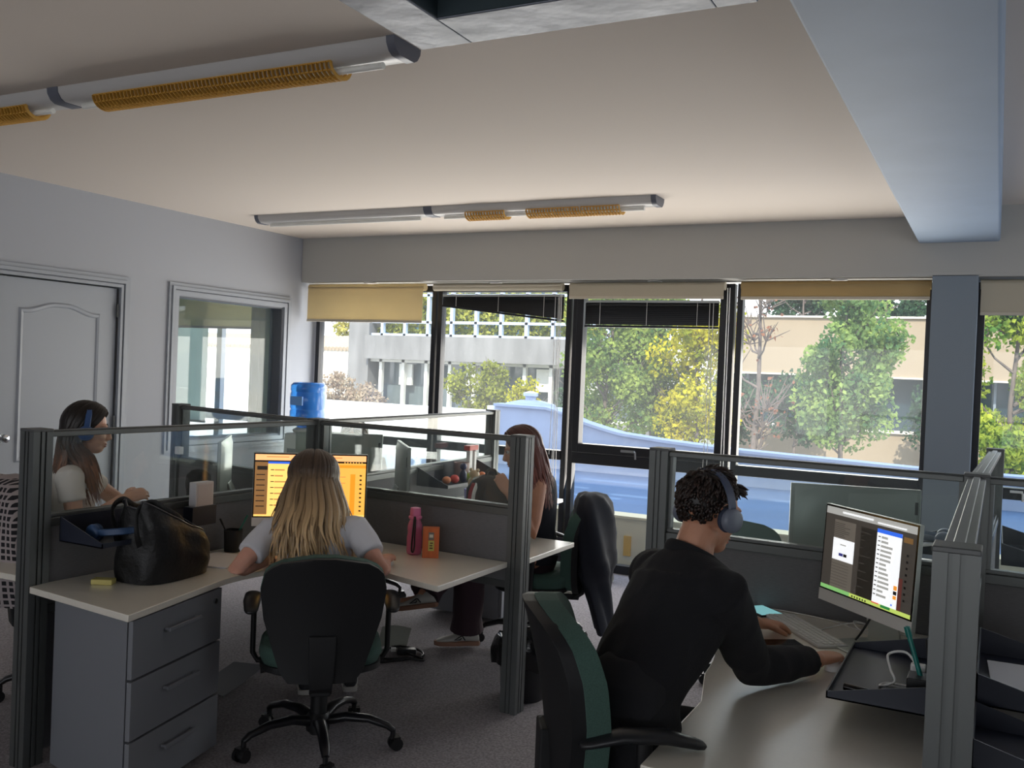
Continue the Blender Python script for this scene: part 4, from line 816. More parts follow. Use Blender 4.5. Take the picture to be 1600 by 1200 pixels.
pen('dark pen standing behind the teal pen in the right foreground tray', (-.13, 2.765, .86), (-.14, 2.785, .97), MATS['black'], .005)
pen('black marker lying along the front of the right foreground tray', (-.345, 2.735, .817), (-.205, 2.695, .817), MATS['black_gloss'], .011, 'marker_pen')
t = thing('phone_charger', 'white charger block with curled cable in the right foreground tray', 'charger', (-.16, 2.86, .804)); MB().box(-.185, -.145, 2.84, 2.87, .805, .88).build('charger_block', MATS['white'], t, bevel=.004)
MB().tube(catmull([(-.165, 2.855, .87), (-.20, 2.88, .90), (-.245, 2.87, .89), (-.235, 2.83, .86), (-.22, 2.80, .835), (-.26, 2.82, .81), (-.245, 2.86, .81), (-.18, 2.86, .812)], 7), .0035, 8).build('charger_cable', MATS['white'], t, smooth=60)
sheet('mouse_mat', 'pale mat on the desk at the right edge', 'mat', quad(.28, 2.45, .30, .40, 0), DT + .001, M_('mat_pale', (176, 190, 182), .7), .003)
# ---- far cubicles
tag(MB().lathe([(.045, 0), (.048, .005), (.056, .125), (.052, .125), (.044, .01)], (-3.30, 5.66, .875), 24).build('paper_tub', M_('tub', (168, 140, 136), .6), smooth=50), 'white rimmed brown tub in the toy tray', 'tub')
def blob(name, label, cat_, parts, group=None):
    t = thing(name, label, cat_, parts[0][1], 0, group)
    for n_, p, r, col in parts: MB().ell(p, r, n=14, k=8).build(n_, M_('toy_%d_%d_%d' % col, col, .45), t, smooth=60)
    return t
zt_ = .875
blob('toy_figure', 'dark blue toy figure standing in the tray', 'toy', [('body', (-3.22, 5.55, zt_ + .045), (.026, .026, .045), (32, 36, 70)), ('head', (-3.22, 5.55, zt_ + .11), (.024, .024, .024), (38, 42, 84))])
blob('toy_ball', 'red toy beside the dark blue figure in the tray', 'toy', [('body', (-3.24, 5.47, zt_ + .03), (.032, .03, .03), (220, 74, 66))])
blob('toy_ball', 'orange toy at the left of the toy tray', 'toy', [('body', (-3.26, 5.40, zt_ + .026), (.03, .03, .026), (226, 140, 92))])
blob('toy_frog', 'lime green toy right of the dark blue figure', 'toy', [('body', (-3.22, 5.64, zt_ + .03), (.03, .03, .03), (176, 200, 60)), ('head', (-3.22, 5.67, zt_ + .06), (.018, .018, .014), (170, 204, 64))])
blob('toy_ball', 'orange and green toy at the right of the toy tray', 'toy', [('body', (-3.2, 5.78, zt_ + .03), (.03, .03, .03), (226, 120, 60))])
tag(MB().ell((-2.93, 4.90, DT + .022), (.035, .035, .024), n=10, k=6).build('green_pad', M_('green_bright', (50, 156, 66), .6), smooth=60), 'bright green lump on the desk below the edge-on grey monitor', 'toy')
o = thing('storage_cup', 'lilac cup on the red-haired woman\'s desk', 'cup', (-2.98, 5.28, DT)); MB().lathe([(.05, 0), (.055, .006), (.062, .15), (.057, .15), (.05, .01)], n=24).build('cup_body', M_('lilac', (150, 148, 204), .5), o, world=False, smooth=50)
blob('toy_bear', 'beige pot-bellied figure sitting on the lilac cup', 'toy', [('body', (-2.98, 5.28, DT + .19), (.042, .042, .042), (182, 160, 126)), ('head', (-2.98, 5.28, DT + .245), (.034, .034, .03), (188, 168, 134)), ('ear', (-2.955, 5.28, DT + .273), (.012, .01, .012), (188, 168, 134)), ('ear', (-3.005, 5.28, DT + .273), (.012, .01, .012), (188, 168, 134))])
o = thing('glue_dispenser', 'tall white dispenser with a red top standing in the toy tray', 'dispenser', (-3.32, 5.80, zt_)); MB().box(-3.335, -3.305, 5.78, 5.82, zt_, zt_ + .20).box(-3.34, -3.30, 5.84, 5.87, zt_, zt_ + .19).build('dispenser_body', MATS['white'], o, bevel=.003); MB().box(-3.345, -3.295, 5.76, 5.885, zt_ + .20, zt_ + .235).build('red_top', M_('red_top', (206, 76, 64), .45), o, bevel=.004)
tag(MB().obox((-3.42, 6.02, 1.055), (.07, .09, .10), rotz(.2)).build('small_speaker', M_('grey_box', (150, 156, 158), .5), bevel=.006), 'small grey box on the partition ledge beside the red-topped dispenser', 'box')
m = MB(); m.lathe([(.03, 0), (.055, .01), (.06, .10), (.058, .22), (.066, .26), (.062, .31), (.035, .335), (.005, .34)], (-3.70, 3.62, DT), 24); tag(m.build('flask', MATS['black_soft'], smooth=50), 'black stout flask standing behind the white box in its cradle', 'flask')
tag(MB().obox((-4.72, 4.44, 1.045), (.05, .035, .05), rotz(-.2)).build('clip_box', MATS['white'], bevel=.004), 'tiny white box clipped beside the left post of the far partition', 'box')
# backpack standing on the desk
bp_ = thing('backpack', 'black backpack with red and white trim on the desk before the red-haired woman', 'bag', (-2.47, 4.57, DT), .55)
o_ = rrect(.14, .085, .55, 36); m = MB(); r_ = []
for k, (f, z_) in enumerate(((.85, .002), (.98, .02), (1.03, .1), (1, .2), (.92, .27), (.75, .315), (.4, .335), (.05, .34))): r_.append([V((x * f, y * f, z_)) + noise.noise_vector(V((x * 14, y * 14, z_ * 14))) * .012 * (k > 0) for x, y in o_])
m.rings(r_); m.build('bag_body', mat('nylon', c(20, 21, 27), .6), bp_, world=False, smooth=60)
MB().tube(catmull([(-.03, .02, .325), (-.02, .02, .365), (.02, .02, .365), (.03, .02, .325)], 5), .008, 8).build('top_loop', MATS['black'], bp_, world=False, smooth=60)
for x, mt in ((-.10, MATS['white']), (-.118, M_('trim_red', (150, 40, 48), .6)), (-.06, MATS['black'])): P = catmull([(x + .02, -.06, .30), (x, -.095, .24), (x, -.11, .14), (x + .01, -.10, .04)], 5); MB().tube(P, [(.011, .005)] * len(P), 8, ref=(1, 0, 0)).build('shoulder_strap', mt, bp_, world=False, smooth=60)
# water cooler by the wall
wc = thing('water_cooler', 'white water cooler with a blue bottle in the corner beside the inner window', 'water cooler', (-5.66, 6.85, 0))
MB().box(-.15, .15, -.15, .15, .0, 1.0).build('cooler_body', M_('cooler_white', (210, 210, 204), .45), wc, world=False, bevel=.02)
MB().box(-.10, .10, -.155, -.148, .62, .86).build('tap_recess', M_('cooler_grey', (120, 124, 128), .5), wc, world=False)
MB().lathe([(.10, 0), (.13, .01), (.135, .03), (.10, .05)], (0, 0, 1.0), 24).build('bottle_collar', M_('collar', (196, 192, 178), .5), wc, world=False, smooth=50)
bl = M_('bottle_blue', (62, 140, 222), .18, trans=.45); m = MB(); m.lathe([(.05, 1.03), (.10, 1.06), (.155, 1.10), (.165, 1.14), (.165, 1.20), (.158, 1.215), (.158, 1.225), (.165, 1.24), (.165, 1.36), (.158, 1.375), (.158, 1.385), (.163, 1.40), (.162, 1.44), (.14, 1.465), (.09, 1.47), (.02, 1.465)], n=32); bb = m.build('cooler_bottle', bl, wc, world=False, smooth=50)
bb['label'] = 'blue water bottle'; MB().box(-.07, .07, -.172, -.158, 1.26, 1.34).build('bottle_label', M_('label_blue', (120, 168, 226), .4), bb, world=False)
# ---- on the floor
wb = thing('waste_bin', 'black waste bin lined with a shiny black bag beside the free partition post', 'bin', (-2.08, 4.275, 0))
m = MB(); m.lathe([(.105, 0), (.108, .004), (.135, .29), (.14, .30), (.13, .30), (.10, .01)], n=32); m.build('bin_body', M_('bin_black', (24, 24, 27), .5), wb, world=False, smooth=50)
gb = mat('bin_liner', c(16, 17, 20), .16, bump=.2, bscale=40); m = MB(); r_ = []
for k, (r, z_) in enumerate(((.11, .20), (.125, .27), (.132, .305), (.145, .315), (.152, .30), (.156, .25), (.152, .20), (.15, .17))):
    r_.append([V(((r + (.012 + .02 * (k > 4)) * noise.noise(V((math.cos(a) * 3.3, math.sin(a) * 3.3, z_ * 7)))) * math.cos(a), (r + .02 * noise.noise(V((math.cos(a) * 3.3, math.sin(a) * 3.3, z_ * 7)))) * math.sin(a), z_ + (.03 * noise.noise(V((math.cos(a) * 2, math.sin(a) * 2, 3))) if k > 1 else 0))) for a in [2 * PI * j / 64 for j in range(64)]])
m.rings(r_, cap=False); m.build('bin_liner', gb, wb, world=False, smooth=70)
m = MB(); m.add([V((.130 * math.cos(a) - .0, .130 * math.sin(a), z_)) for z_ in (.06, .16) for a in [PI * 1.22 + k * .06 for k in range(5)]], [(k, k + 1, 6 + k, 5 + k) for k in range(4)]); m.v = [V((p.x * (.9 + .27 * p.z), p.y * (.9 + .27 * p.z), p.z)) for p in m.v]; m.build('bin_sticker', M_('sticker_grey', (104, 100, 100), .5), wb, world=False)
pr = MB(); pr.tube([(-2.96, 6.98, .035), (-2.66, 7.03, .035)], .032, 20, cap=False); pr.tube([(-2.66, 7.03, .035), (-2.96, 6.98, .035)], .026, 20, cap=False); tag(pr.build('rolled_paper', M_('roll_white', (214, 210, 204), .7), smooth=50), 'rolled sheet of pale paper on the carpet below the windows', 'paper roll')
m = MB(); m.sheet(lambda u, v: V((-3.28 - .17 * u - .10 * v, 3.42 + .40 * v - .05 * u, .012 + .02 * u * (1 - v) + .03 * v * v)), 8, 8, .002); tag(m.build('loose_folder', M_('folder_grey', (92, 92, 98), .7), smooth=60), 'grey open folder on the carpet under the desk by the drawers', 'folder')
cable('tangle of black cables on the carpet right of the front office chair', [(-2.98, 4.30, .008), (-2.90, 4.40, .008), (-2.84, 4.52, .01), (-2.92, 4.60, .012), (-3.04, 4.56, .02), (-3.08, 4.44, .01), (-3.0, 4.36, .008), (-2.88, 4.42, .016), (-2.80, 4.47, .008), (-2.95, 4.50, .02), (-3.05, 4.60, .01), (-3.1, 4.7, .008)], MATS['black'], .007)
ch = thing('charger_brick', 'black charger brick with a pale plug near the tangled cables', 'charger', (-2.95, 4.52, 0), .6); MB().obox((0, 0, .02), (.11, .05, .03)).build('brick', MATS['black'], ch, world=False, bevel=.005); MB().obox((-.075, .02, .022), (.03, .03, .02)).build('plug', MATS['white'], ch, world=False, bevel=.003)
m = MB(); m.sheet(lambda u, v: V((-3.16 + .14 * u, 4.52 + .10 * u + .05 * v, .004 + .11 * v + .01 * math.sin(4 * u))), 8, 5, .004); tag(m.build('paper_bag', M_('bag_grey', (150, 152, 142), .7), smooth=60), 'small pale paper bag on the carpet behind the front chair', 'bag')
# ================================================================ PEOPLE
def skinmat(name, rgb): return mat(name, c(*rgb), .5, var=.05, scale=25, sss=.12, bump=.06, bscale=300)
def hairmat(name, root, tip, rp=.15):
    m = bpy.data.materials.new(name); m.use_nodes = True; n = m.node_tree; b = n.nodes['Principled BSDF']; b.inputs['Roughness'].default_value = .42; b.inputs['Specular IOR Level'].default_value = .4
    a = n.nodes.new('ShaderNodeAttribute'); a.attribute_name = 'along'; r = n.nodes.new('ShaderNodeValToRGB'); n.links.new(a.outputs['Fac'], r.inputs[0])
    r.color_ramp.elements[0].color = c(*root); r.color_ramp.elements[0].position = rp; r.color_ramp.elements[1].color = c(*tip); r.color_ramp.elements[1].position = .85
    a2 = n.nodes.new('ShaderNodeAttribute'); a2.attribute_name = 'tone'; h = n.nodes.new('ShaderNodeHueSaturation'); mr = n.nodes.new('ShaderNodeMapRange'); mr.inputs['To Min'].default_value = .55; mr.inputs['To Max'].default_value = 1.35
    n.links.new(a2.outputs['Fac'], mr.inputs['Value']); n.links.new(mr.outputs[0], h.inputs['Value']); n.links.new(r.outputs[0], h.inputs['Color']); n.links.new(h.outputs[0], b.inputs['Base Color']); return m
def hand(m, w_, f, nrm, th, curl=.35, s=1.0, spread=.06):
    # wrist, direction to the knuckles, direction the palm faces, side the thumb leaves on
    w_ = V(w_); f = V(f).normalized(); nrm = V(nrm); nrm = (nrm - f * nrm.dot(f)).normalized(); sd = f.cross(nrm); sd = sd if sd.dot(V(th)) > 0 else -sd
    m.tube([w_ - f * .03 * s, w_, w_ + f * .03 * s, w_ + f * .062 * s, w_ + f * .088 * s], [(.026 * s, .019 * s), (.026 * s, .019 * s), (.036 * s, .019 * s), (.041 * s, .0165 * s), (.039 * s, .013 * s)], 14, ref=sd, round_=True)
    for off, L, k in ((.030, .070, 1.0), (.010, .079, .95), (-.010, .073, 1.05), (-.029, .056, 1.2)):
        b = w_ + f * (.086 - abs(off) * .18) * s + sd * off * s; P = [b - f * .02 * s, b]; ang = curl * .45 * k; p = b; base = (f + sd * off * spread * 30 * .1)
        for q, l in enumerate((.44, .32, .24)):
            d = base * math.cos(ang) + nrm * math.sin(ang); d.normalize(); p = p + d * L * l * s; P.append(p); ang += curl * (1.0 if q == 0 else .7)
        m.tube(P, [.0092 * s, .0092 * s, .0085 * s, .0078 * s, .0068 * s], 10, round_=True)
    b = w_ + f * .022 * s + sd * .022 * s; d1 = (sd * .72 + f * .62 + nrm * .25).normalized(); d2 = (sd * .35 + f * .85 + nrm * .32).normalized(); d3 = (sd * .1 + f * .9 + nrm * .35).normalized()
    m.tube([b - d1 * .008, b + d1 * .030 * s, b + d1 * .030 * s + d2 * .030 * s, b + d1 * .030 * s + d2 * .030 * s + d3 * .022 * s], [.0135 * s, .0115 * s, .0098 * s, .008 * s], 10, round_=True)
def headframe(hf, hu=(0, 0, 1)):
    f = V(hf).normalized(); u = V(hu); u = (u - f * u.dot(f)).normalized(); l = u.cross(f); return f, l, u
def head(m, C, hf, s=1.0, nose=1.0):
    f, l, u = headframe(hf); R = Matrix((f, l, u)).transposed(); E = lambda p, r: m.ell(V(C) + R @ (V(p) * s), tuple(k * s for k in r), R, 20, 14)
    E((-.012, 0, .025), (.096, .076, .090)); E((.028, 0, -.025), (.064, .060, .082)); E((.052, 0, -.088), (.036, .034, .027)); E((.012, 0, -.062), (.052, .054, .042))
    for k in (-1, 1):
        E((.066, k * .030, .024), (.024, .028, .011)); E((.064, k * .036, -.028), (.022, .022, .020)); E((-.008, k * .078, -.004), (.020, .009, .031)); E((-.004, k * .079, -.028), (.010, .008, .010)); E((.098 * nose, k * .010, -.038), (.011, .009, .008))
    m.tube([V(C) + R @ (V(p) * s) for p in ((.080, 0, .020), (.090, 0, .0), (.104 * nose, 0, -.024), (.111 * nose, 0, -.034), (.098, 0, -.042))], [(.009 * s, .010 * s), (.009 * s, .011 * s), (.011 * s, .011 * s), (.0115 * s, .010 * s), (.008 * s, .008 * s)], 10, ref=l, round_=True)
    E((.088, 0, -.061), (.012, .023, .0075)); E((.086, 0, -.074), (.012, .020, .0085)); E((.080, 0, -.052), (.012, .022, .014)); return R
def face_bits(C, R, s, parent, iris, brow, lip):
    for k in (-1, 1):
        m = MB().ell(V(C) + R @ (V((.0722, k * .031, .004)) * s), (.0125 * s,) * 3, R, 14, 10); e = m.build('eye', mat('eye_white', c(176, 168, 162), .3), parent, smooth=60)
        m = MB().ell(V(C) + R @ (V((.0832, k * .031, .003)) * s), (.003 * s, .0062 * s, .0062 * s), R, 12, 8); m.build('iris', iris, e, smooth=60)
        P = [V(C) + R @ (V(p) * s) for p in ((.0905, k * .016, .022), (.0885, k * .031, .028), (.078, k * .046, .024))]; MB().tube(P, [(.0045 * s, .003 * s), (.005 * s, .003 * s), (.002 * s, .002 * s)], 8, ref=(0, 0, 1)).build('eyebrow', brow, parent, smooth=60)
        P = [V(C) + R @ (V(p) * s) for p in ((.0835, k * .019, .007), (.0868, k * .030, .0105), (.080, k * .043, .006))]; MB().tube(P, [.0022 * s, .003 * s, .0018 * s], 8).build('eyelid', brow, parent, smooth=60)
    m = MB(); m.ell(V(C) + R @ (V((.0905, 0, -.0625)) * s), (.0105 * s, .021 * s, .0058 * s), R, 16, 8); m.ell(V(C) + R @ (V((.089, 0, -.0735)) * s), (.0105 * s, .0185 * s, .0068 * s), R, 16, 8); m.build('lips', lip, parent, smooth=60)
def folds(amp, sc, seed=0, dirv=(1, 1, .5)):
    def post(me):
        me.update(); n_ = [v.normal.copy() for v in me.vertices]
        for v, q in zip(me.vertices, n_):
            p = V((v.co.x * dirv[0], v.co.y * dirv[1], v.co.z * dirv[2])) * sc + V((seed, seed * .7, 0))
            v.co += q * amp * ((1 - 2 * abs(noise.noise(p))) * .6 + noise.noise(p * 2.3) * .5)
    return post
def person(label, J, skin, shirt, pants, shoe, sleeve=.55, build_=1.0, group=None, nose=1.0, iris=(60, 40, 28), brow=(40, 28, 22), lip=(150, 84, 78), fold=.004, hands=(), hem=-.02, collar=False, thin_arm=1.0, straps=False):
    P = {k: V(v) for k, v in J.items() if k not in ('hf', 'hL', 'hR', 'flare', 'toeupL', 'toeupR')}; g = build_
    t = thing('person', label, 'person', (P['pelvis'].x, P['pelvis'].y, 0), 0, group)
    side = (P['shR'] - P['shL']).normalized(); S = (P['shL'] + P['shR']) / 2; pel = P['pelvis']; N = P['neck']; C = P['head']; f, l, u = headframe(J['hf'])
    ch = pel.lerp(S, .72) + (J.get('belly', V((0, 0, 0))))
    tor = catmull([pel - V((0, 0, .03)), pel + V((0, 0, .03)), pel.lerp(ch, .45) - J.get('arch', V((0, 0, 0))), ch, S + V((0, 0, -.015)), S.lerp(N, .55), N], 4); K = len(tor)
    def sec(t_, inf): # lateral, depth at fraction up the torso
        T = [(0, .155, .105), (.17, .165, .115), (.34, .132, .096), (.52, .152, .114), (.68, .172, .112), (.80, .150, .090), (1, .052, .050)]
        for (a, p, q), (b, r, s_) in zip(T, T[1:]):
            if a <= t_ <= b + 1e-6: k = (t_ - a) / (b - a); return (g * lerp(p, r, k) + inf, g * lerp(q, s_, k) + inf)
    arm = lambda s_: (P['sh' + s_], P['el' + s_], P['wr' + s_])
    ar = thin_arm
    m = MB(); m.tube(tor, [sec(i / (K - 1), 0) for i in range(K)], 24, ref=side)
    m.tube([N - V((0, 0, .03)), N.lerp(C - u * .05 - f * .015, .5), C - u * .05 - f * .012], [.062 * g, .054 * g, .056 * g], 16)
    R = head(m, C, J['hf'], 1.0, nose)
    for s_ in 'LR':
        a, b, d = arm(s_); m.tube([a, a.lerp(b, .3), a.lerp(b, .75), b, b.lerp(d, .25), b.lerp(d, .7), d], [q * g * ar for q in (.053, .049, .041, .038, .040, .031, .026)], 14, round_=True)
        if 'h' + s_ in J: h = J['h' + s_]; hand(m, d + (V(h[0]).normalized() * .012), h[0], h[1], h[2], h[3] if len(h) > 3 else .35, .98 * g)
        hp, kn, an = P['hip' + s_], P['kn' + s_], P['an' + s_]; m.tube([hp, hp.lerp(kn, .5), kn, kn.lerp(an, .3), kn.lerp(an, .8), an], [q * g for q in (.080, .070, .052, .050, .036, .034)], 14, round_=True)
        td = V(J['toe' + s_]).normalized(); m.tube([an + V((0, 0, -.02)), an + V((0, 0, -.045)) + td * .05, an + V((0, 0, -.055)) + td * .13], [.033, .032, .024], 12, round_=True)
    body = fuse(m, 'body', skin, t, .0046, 2, .5)
    face_bits(C, R, 1.0, body, M_('iris_%d' % iris[0], iris, .2), M_('brow_%d_%d' % (brow[0], brow[1]), brow, .7), M_('lip_%d' % lip[0], lip, .45))
    # shirt
    m = MB(); k1 = 1.0 if collar else .90; i0 = 0; top = tor[:int(K * k1)]
    inf = .016; m.tube([top[0] + V((0, 0, hem))] + top, [(sec(0, inf)[0], sec(0, inf)[1])] + [sec(i / (K - 1), inf) for i in range(len(top))], 28, ref=side)
    if sleeve > 0:
        for s_ in 'LR':
            a, b, d = arm(s_)
            m.ell(a.lerp(S, .12), (.072 * g, .072 * g, .068 * g), n=18, k=12)
            if sleeve <= 1: e = a.lerp(b, sleeve); m.tube([a.lerp(S, .35), a, a.lerp(b, sleeve * .5), e], [q * g for q in (.062, .070, .064, .063)], 18, round_=False)
            else: e = b.lerp(d, sleeve - 1); m.tube([a.lerp(S, .35), a, a.lerp(b, .5), a.lerp(b, .85), b, b.lerp(d, .2), b.lerp(d, .6), e], [q * g for q in (.07, .076, .066, .058, .056, .056, .048, .040)], 18)
    elif straps:
        for s_ in 'LR': m.tube([S.lerp(P['sh' + s_], .45) + V((0, 0, .035)), S.lerp(P['sh' + s_], .55) + V((0, 0, -.06)), ch.lerp(P['sh' + s_], .4)], [(.02, .07), (.03, .09), (.05, .10)], 12, ref=side)
    fuse(m, 'shirt', shirt, t, .006, 9, .6, post=folds(fold, 9, len(label)))
    if collar:
        m = MB(); ax = (C - N).normalized(); a, b = frame(ax, side); q = [N - ax * .004 + a * .072 * g * math.cos(2 * PI * k / 28) + b * .070 * g * math.sin(2 * PI * k / 28) for k in range(28)]; m.tube(q, [(.020, .007)] * 28, 8, ref=ax, loop=True); m.build('collar', shirt, t, smooth=60)
    if sleeve > 1:
        for s_ in 'LR': a, b, d = arm(s_); e = b.lerp(d, sleeve - 1); MB().tube([e.lerp(b, .10), e.lerp(b, .02), e.lerp(d, .02)], [.039 * g, .037 * g, .034 * g], 18).build('cuff', shirt, t, smooth=50)
    m = MB()
    m.tube([pel + V((0, 0, .06)), pel, pel - V((0, 0, .055))], [(g * .170, g * .120), (g * .180, g * .130), (g * .15, g * .12)], 24, ref=side, round_=True)
    for s_ in 'LR':
        hp, kn, an = P['hip' + s_], P['kn' + s_], P['an' + s_]; w1, w2 = J.get('flare', (.055, .05)); m.tube([hp, hp.lerp(kn, .5), kn, kn.lerp(an, .35), kn.lerp(an, .8), kn.lerp(an, .98)], [g * .094, g * .082, g * .066, w1 + .008, w1, w2], 18)
    fuse(m, 'trousers', pants, t, .007, 3, .5, post=folds(.005, 8, 3))
    for s_ in 'LR': sneaker(t, P['an' + s_], V(J['toe' + s_]), shoe, J.get('toeup' + s_, 0))
    return t, C, R, u, f, l
def sneaker(parent, an, td, m_, pitch=0):
    upm, solem, logo = m_; td = V(td); fl = V((td.x, td.y, 0)).normalized(); R = Matrix((fl, V((0, 0, 1)).cross(fl), V((0, 0, 1)))).transposed(); R = R @ Matrix.Rotation(-pitch, 3, 'Y'); O = V(an) - R @ V((0, 0, .075))
    m = MB(); rs_ = []
    for x, w_, h in ((-.075, .020, .05), (-.065, .034, .085), (-.03, .037, .098), (.01, .037, .092), (.05, .040, .070), (.10, .044, .052), (.145, .040, .042), (.175, .026, .03), (.185, .010, .02)):
        rs_.append([V((x, w_ * math.cos(a), .018 + (h - .018) * .5 + (h - .018) * .5 * math.sin(a))) for a in [2 * PI * k / 16 for k in range(16)]])
    m.rings(rs_); m.v = [R @ p + O for p in m.v]; sh = m.build('shoe', upm, parent, smooth=60)
    pts = [(-.08, .02), (-.07, .036), (0, .037), (.06, .044), (.12, .047), (.165, .038), (.192, .012)]; poly = [(x, y) for x, y in pts] + [(x, -y) for x, y in pts[::-1]]
    m = MB(); m.prism(poly, 0, .026); m.v = [R @ p + O for p in m.v]; m.build('sole', solem, sh, bevel=.005)
    if logo:
        m = MB()
        for q in (1, -1):
            m.tube([(.012, q * .0405, .036), (.028, q * .0400, .060), (.036, q * .0400, .060), (.075, q * .0445, .038), (.040, q * .0425, .040), (.034, q * .0420, .050)], [.0035] * 6, 6)
        m.v = [R @ p + O for p in m.v]; m.build('shoe_mark', MATS['black'], sh)
# ---- hair
def hairdir(a, pr, t):
    pe = PI * .56; r0 = V((math.sin(pr), .10 * (1 if a > 0 else -1), math.cos(pr))).normalized(); r1 = V((-math.cos(a) * math.sin(pe), math.sin(a) * math.sin(pe), math.cos(pe))); return r0.slerp(r1, t) if r0.angle(r1) < 3.0 else r0.lerp(r1, t).normalized()
def strands(parent, name, C, f, l, u, n, amax, fall, m_, seed, rx=(.106, .088, .104), L=(.3, .4), pol0=.05, w_=.010, wave=.006, off=(-.010, 0, .024), cap=True, arange=None, part=0.0, amin=None):
    rnd = random.Random(seed); mb = MB(); al = []; tn = []; O = V(C) + f * off[0] + u * off[2]
    for i in range(n):
        a = rnd.uniform(-amax, amax) if arange is None else rnd.uniform(*arange); gro = rnd.uniform(.97, 1.05); ln = rnd.uniform(*L); ph = rnd.uniform(0, 6.28); tone = rnd.random(); P = []
        dirv = -f * math.cos(a) + l * math.sin(a); pr = lerp(-.35, .82, min(1, abs(a) / amax)) + rnd.uniform(-.15, .15); g3 = lambda d: O + (f * (d.x * rx[0]) + l * (d.y * rx[1]) + u * (d.z * rx[2])) * gro
        P = [g3(hairdir(a, pr, k / 7)) for k in range(8)]
        b = P[-1]; K = 12
        for k in range(1, K + 1):
            t_ = k / K; wv = wave * math.sin(ph + t_ * 9) * t_
            P.append(b + V((0, 0, -ln * t_)) + fall(a, t_, rnd, ph) + l * wv + f * wave * .7 * math.cos(ph * 1.7 + t_ * 8) * t_)
        T = len(P); i0 = len(mb.v); R_ = []
        for k in range(T): s_ = k / (T - 1); z = w_ * (.75 + .5 * tone) * (1 if s_ < .7 else max(.08, 1 - (s_ - .7) / .3)); R_.append((z, z * .42))
        mb.tube(P, R_, 6, ref=dirv.cross(V((0, 0, 1))) if abs(dirv.z) < .99 else None)
        for k in range(T): al += [k / (T - 1)] * 6; tn += [tone] * 6
    if cap:
        nu, nv = 40, 14; vs = []; a0, a1 = (-amax if amin is None else amin) - .1, amax + .1
        for j in range(nv + 1):
            for i in range(nu + 1):
                a = lerp(a0, a1, i / nu); d = hairdir(a, lerp(-.35, .86, min(1, abs(a) / amax)), j / nv * 1.0); vs.append(O + (f * (d.x * rx[0]) + l * (d.y * rx[1]) + u * (d.z * rx[2])) * .965)
        mb.add(vs, [(j * (nu + 1) + i, (j + 1) * (nu + 1) + i, (j + 1) * (nu + 1) + i + 1, j * (nu + 1) + i + 1) for j in range(nv) for i in range(nu)]); al += [.1] * len(vs); tn += [.3] * len(vs)
    o = mb.build(name, m_, parent, smooth=80); me = o.data
    if len(me.vertices) == len(al):
        for nm, d in (('along', al), ('tone', tn)): at = me.attributes.new(nm, 'FLOAT', 'POINT'); at.data.foreach_set('value', d)
    return o
F2 = V((-.634, .773, 0)); R2 = V((.773, .634, 0))
tee = mat('tee_white', c(206, 206, 212), .85, bump=.1, bscale=300); skinA = skinmat('skin_fair', (206, 152, 132)); skinB = skinmat('skin_tan', (196, 142, 114)); skinC = skinmat('skin_light', (208, 160, 136)); skinD = skinmat('skin_olive', (190, 138, 112))
plain_shoe = (M_('shoe_black', (40, 40, 44), .6), M_('sole_white', (190, 188, 184), .7), None)
# blonde woman in front, seen from behind
J = dict(pelvis=(-2.57, 3.25, .575), shL=(-2.80, 3.17, .905), shR=(-2.475, 3.36, .925), neck=(-2.685, 3.315, .985), head=(-2.725, 3.355, 1.128), hf=F2 + V((0, 0, -.15)),
         elL=(-2.80, 2.965, .772), wrL=(-2.85, 3.20, .764), elR=(-2.30, 3.305, .775), wrR=(-2.43, 3.52, .768), hL=((-.35, .9, -.05), (0, 0, -1), (1, .2, 0), .4), hR=((-.45, .88, .02), (0, 0, -1), (-1, 0, 0), .4),
         hipL=(-2.66, 3.23, .56), hipR=(-2.50, 3.33, .56), knL=(-2.95, 3.55, .52), knR=(-2.74, 3.68, .52), anL=(-2.99, 3.68, .10), anR=(-2.84, 3.84, .10), toeL=F2, toeR=F2)
pw, C_, R_, u_, f_, l_ = person('woman with long blonde hair in a white T-shirt seen from behind, leaning on the desk', J, skinA, tee, mat('plaid_pale', c(176, 170, 158), .9, var=.2, scale=30), plain_shoe, .60, .93, fold=.005)
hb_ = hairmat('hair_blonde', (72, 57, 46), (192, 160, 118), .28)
def fall2(a, t, rnd, ph):
    k = max(0, math.cos(a * .8)); return l_ * (.085 * math.sin(a) * t ** .9 + .012 * math.sin(ph * 3) * t) - F2 * ((.15 + .03 * math.sin(ph)) * math.sin(min(1, t * 1.25) * PI / 2) * k + .008)
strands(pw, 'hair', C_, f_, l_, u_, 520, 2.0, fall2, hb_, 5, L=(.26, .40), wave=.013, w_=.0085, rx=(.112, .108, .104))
tag(MB().tube([V((-2.856, 3.225, .764)) + V((.028 * math.cos(k * .314), .012 * math.cos(k * .314), .024 * math.sin(k * .314))) for k in range(20)], .0022, 6, loop=True).build('bracelet', M_('bracelet_dark', (70, 44, 40), .5), smooth=60), 'thin dark bracelet on the blonde woman\'s left wrist', 'bracelet')
mouse('white mouse under the blonde woman\'s right hand', (-2.485, 3.61, DT + .002), .45)
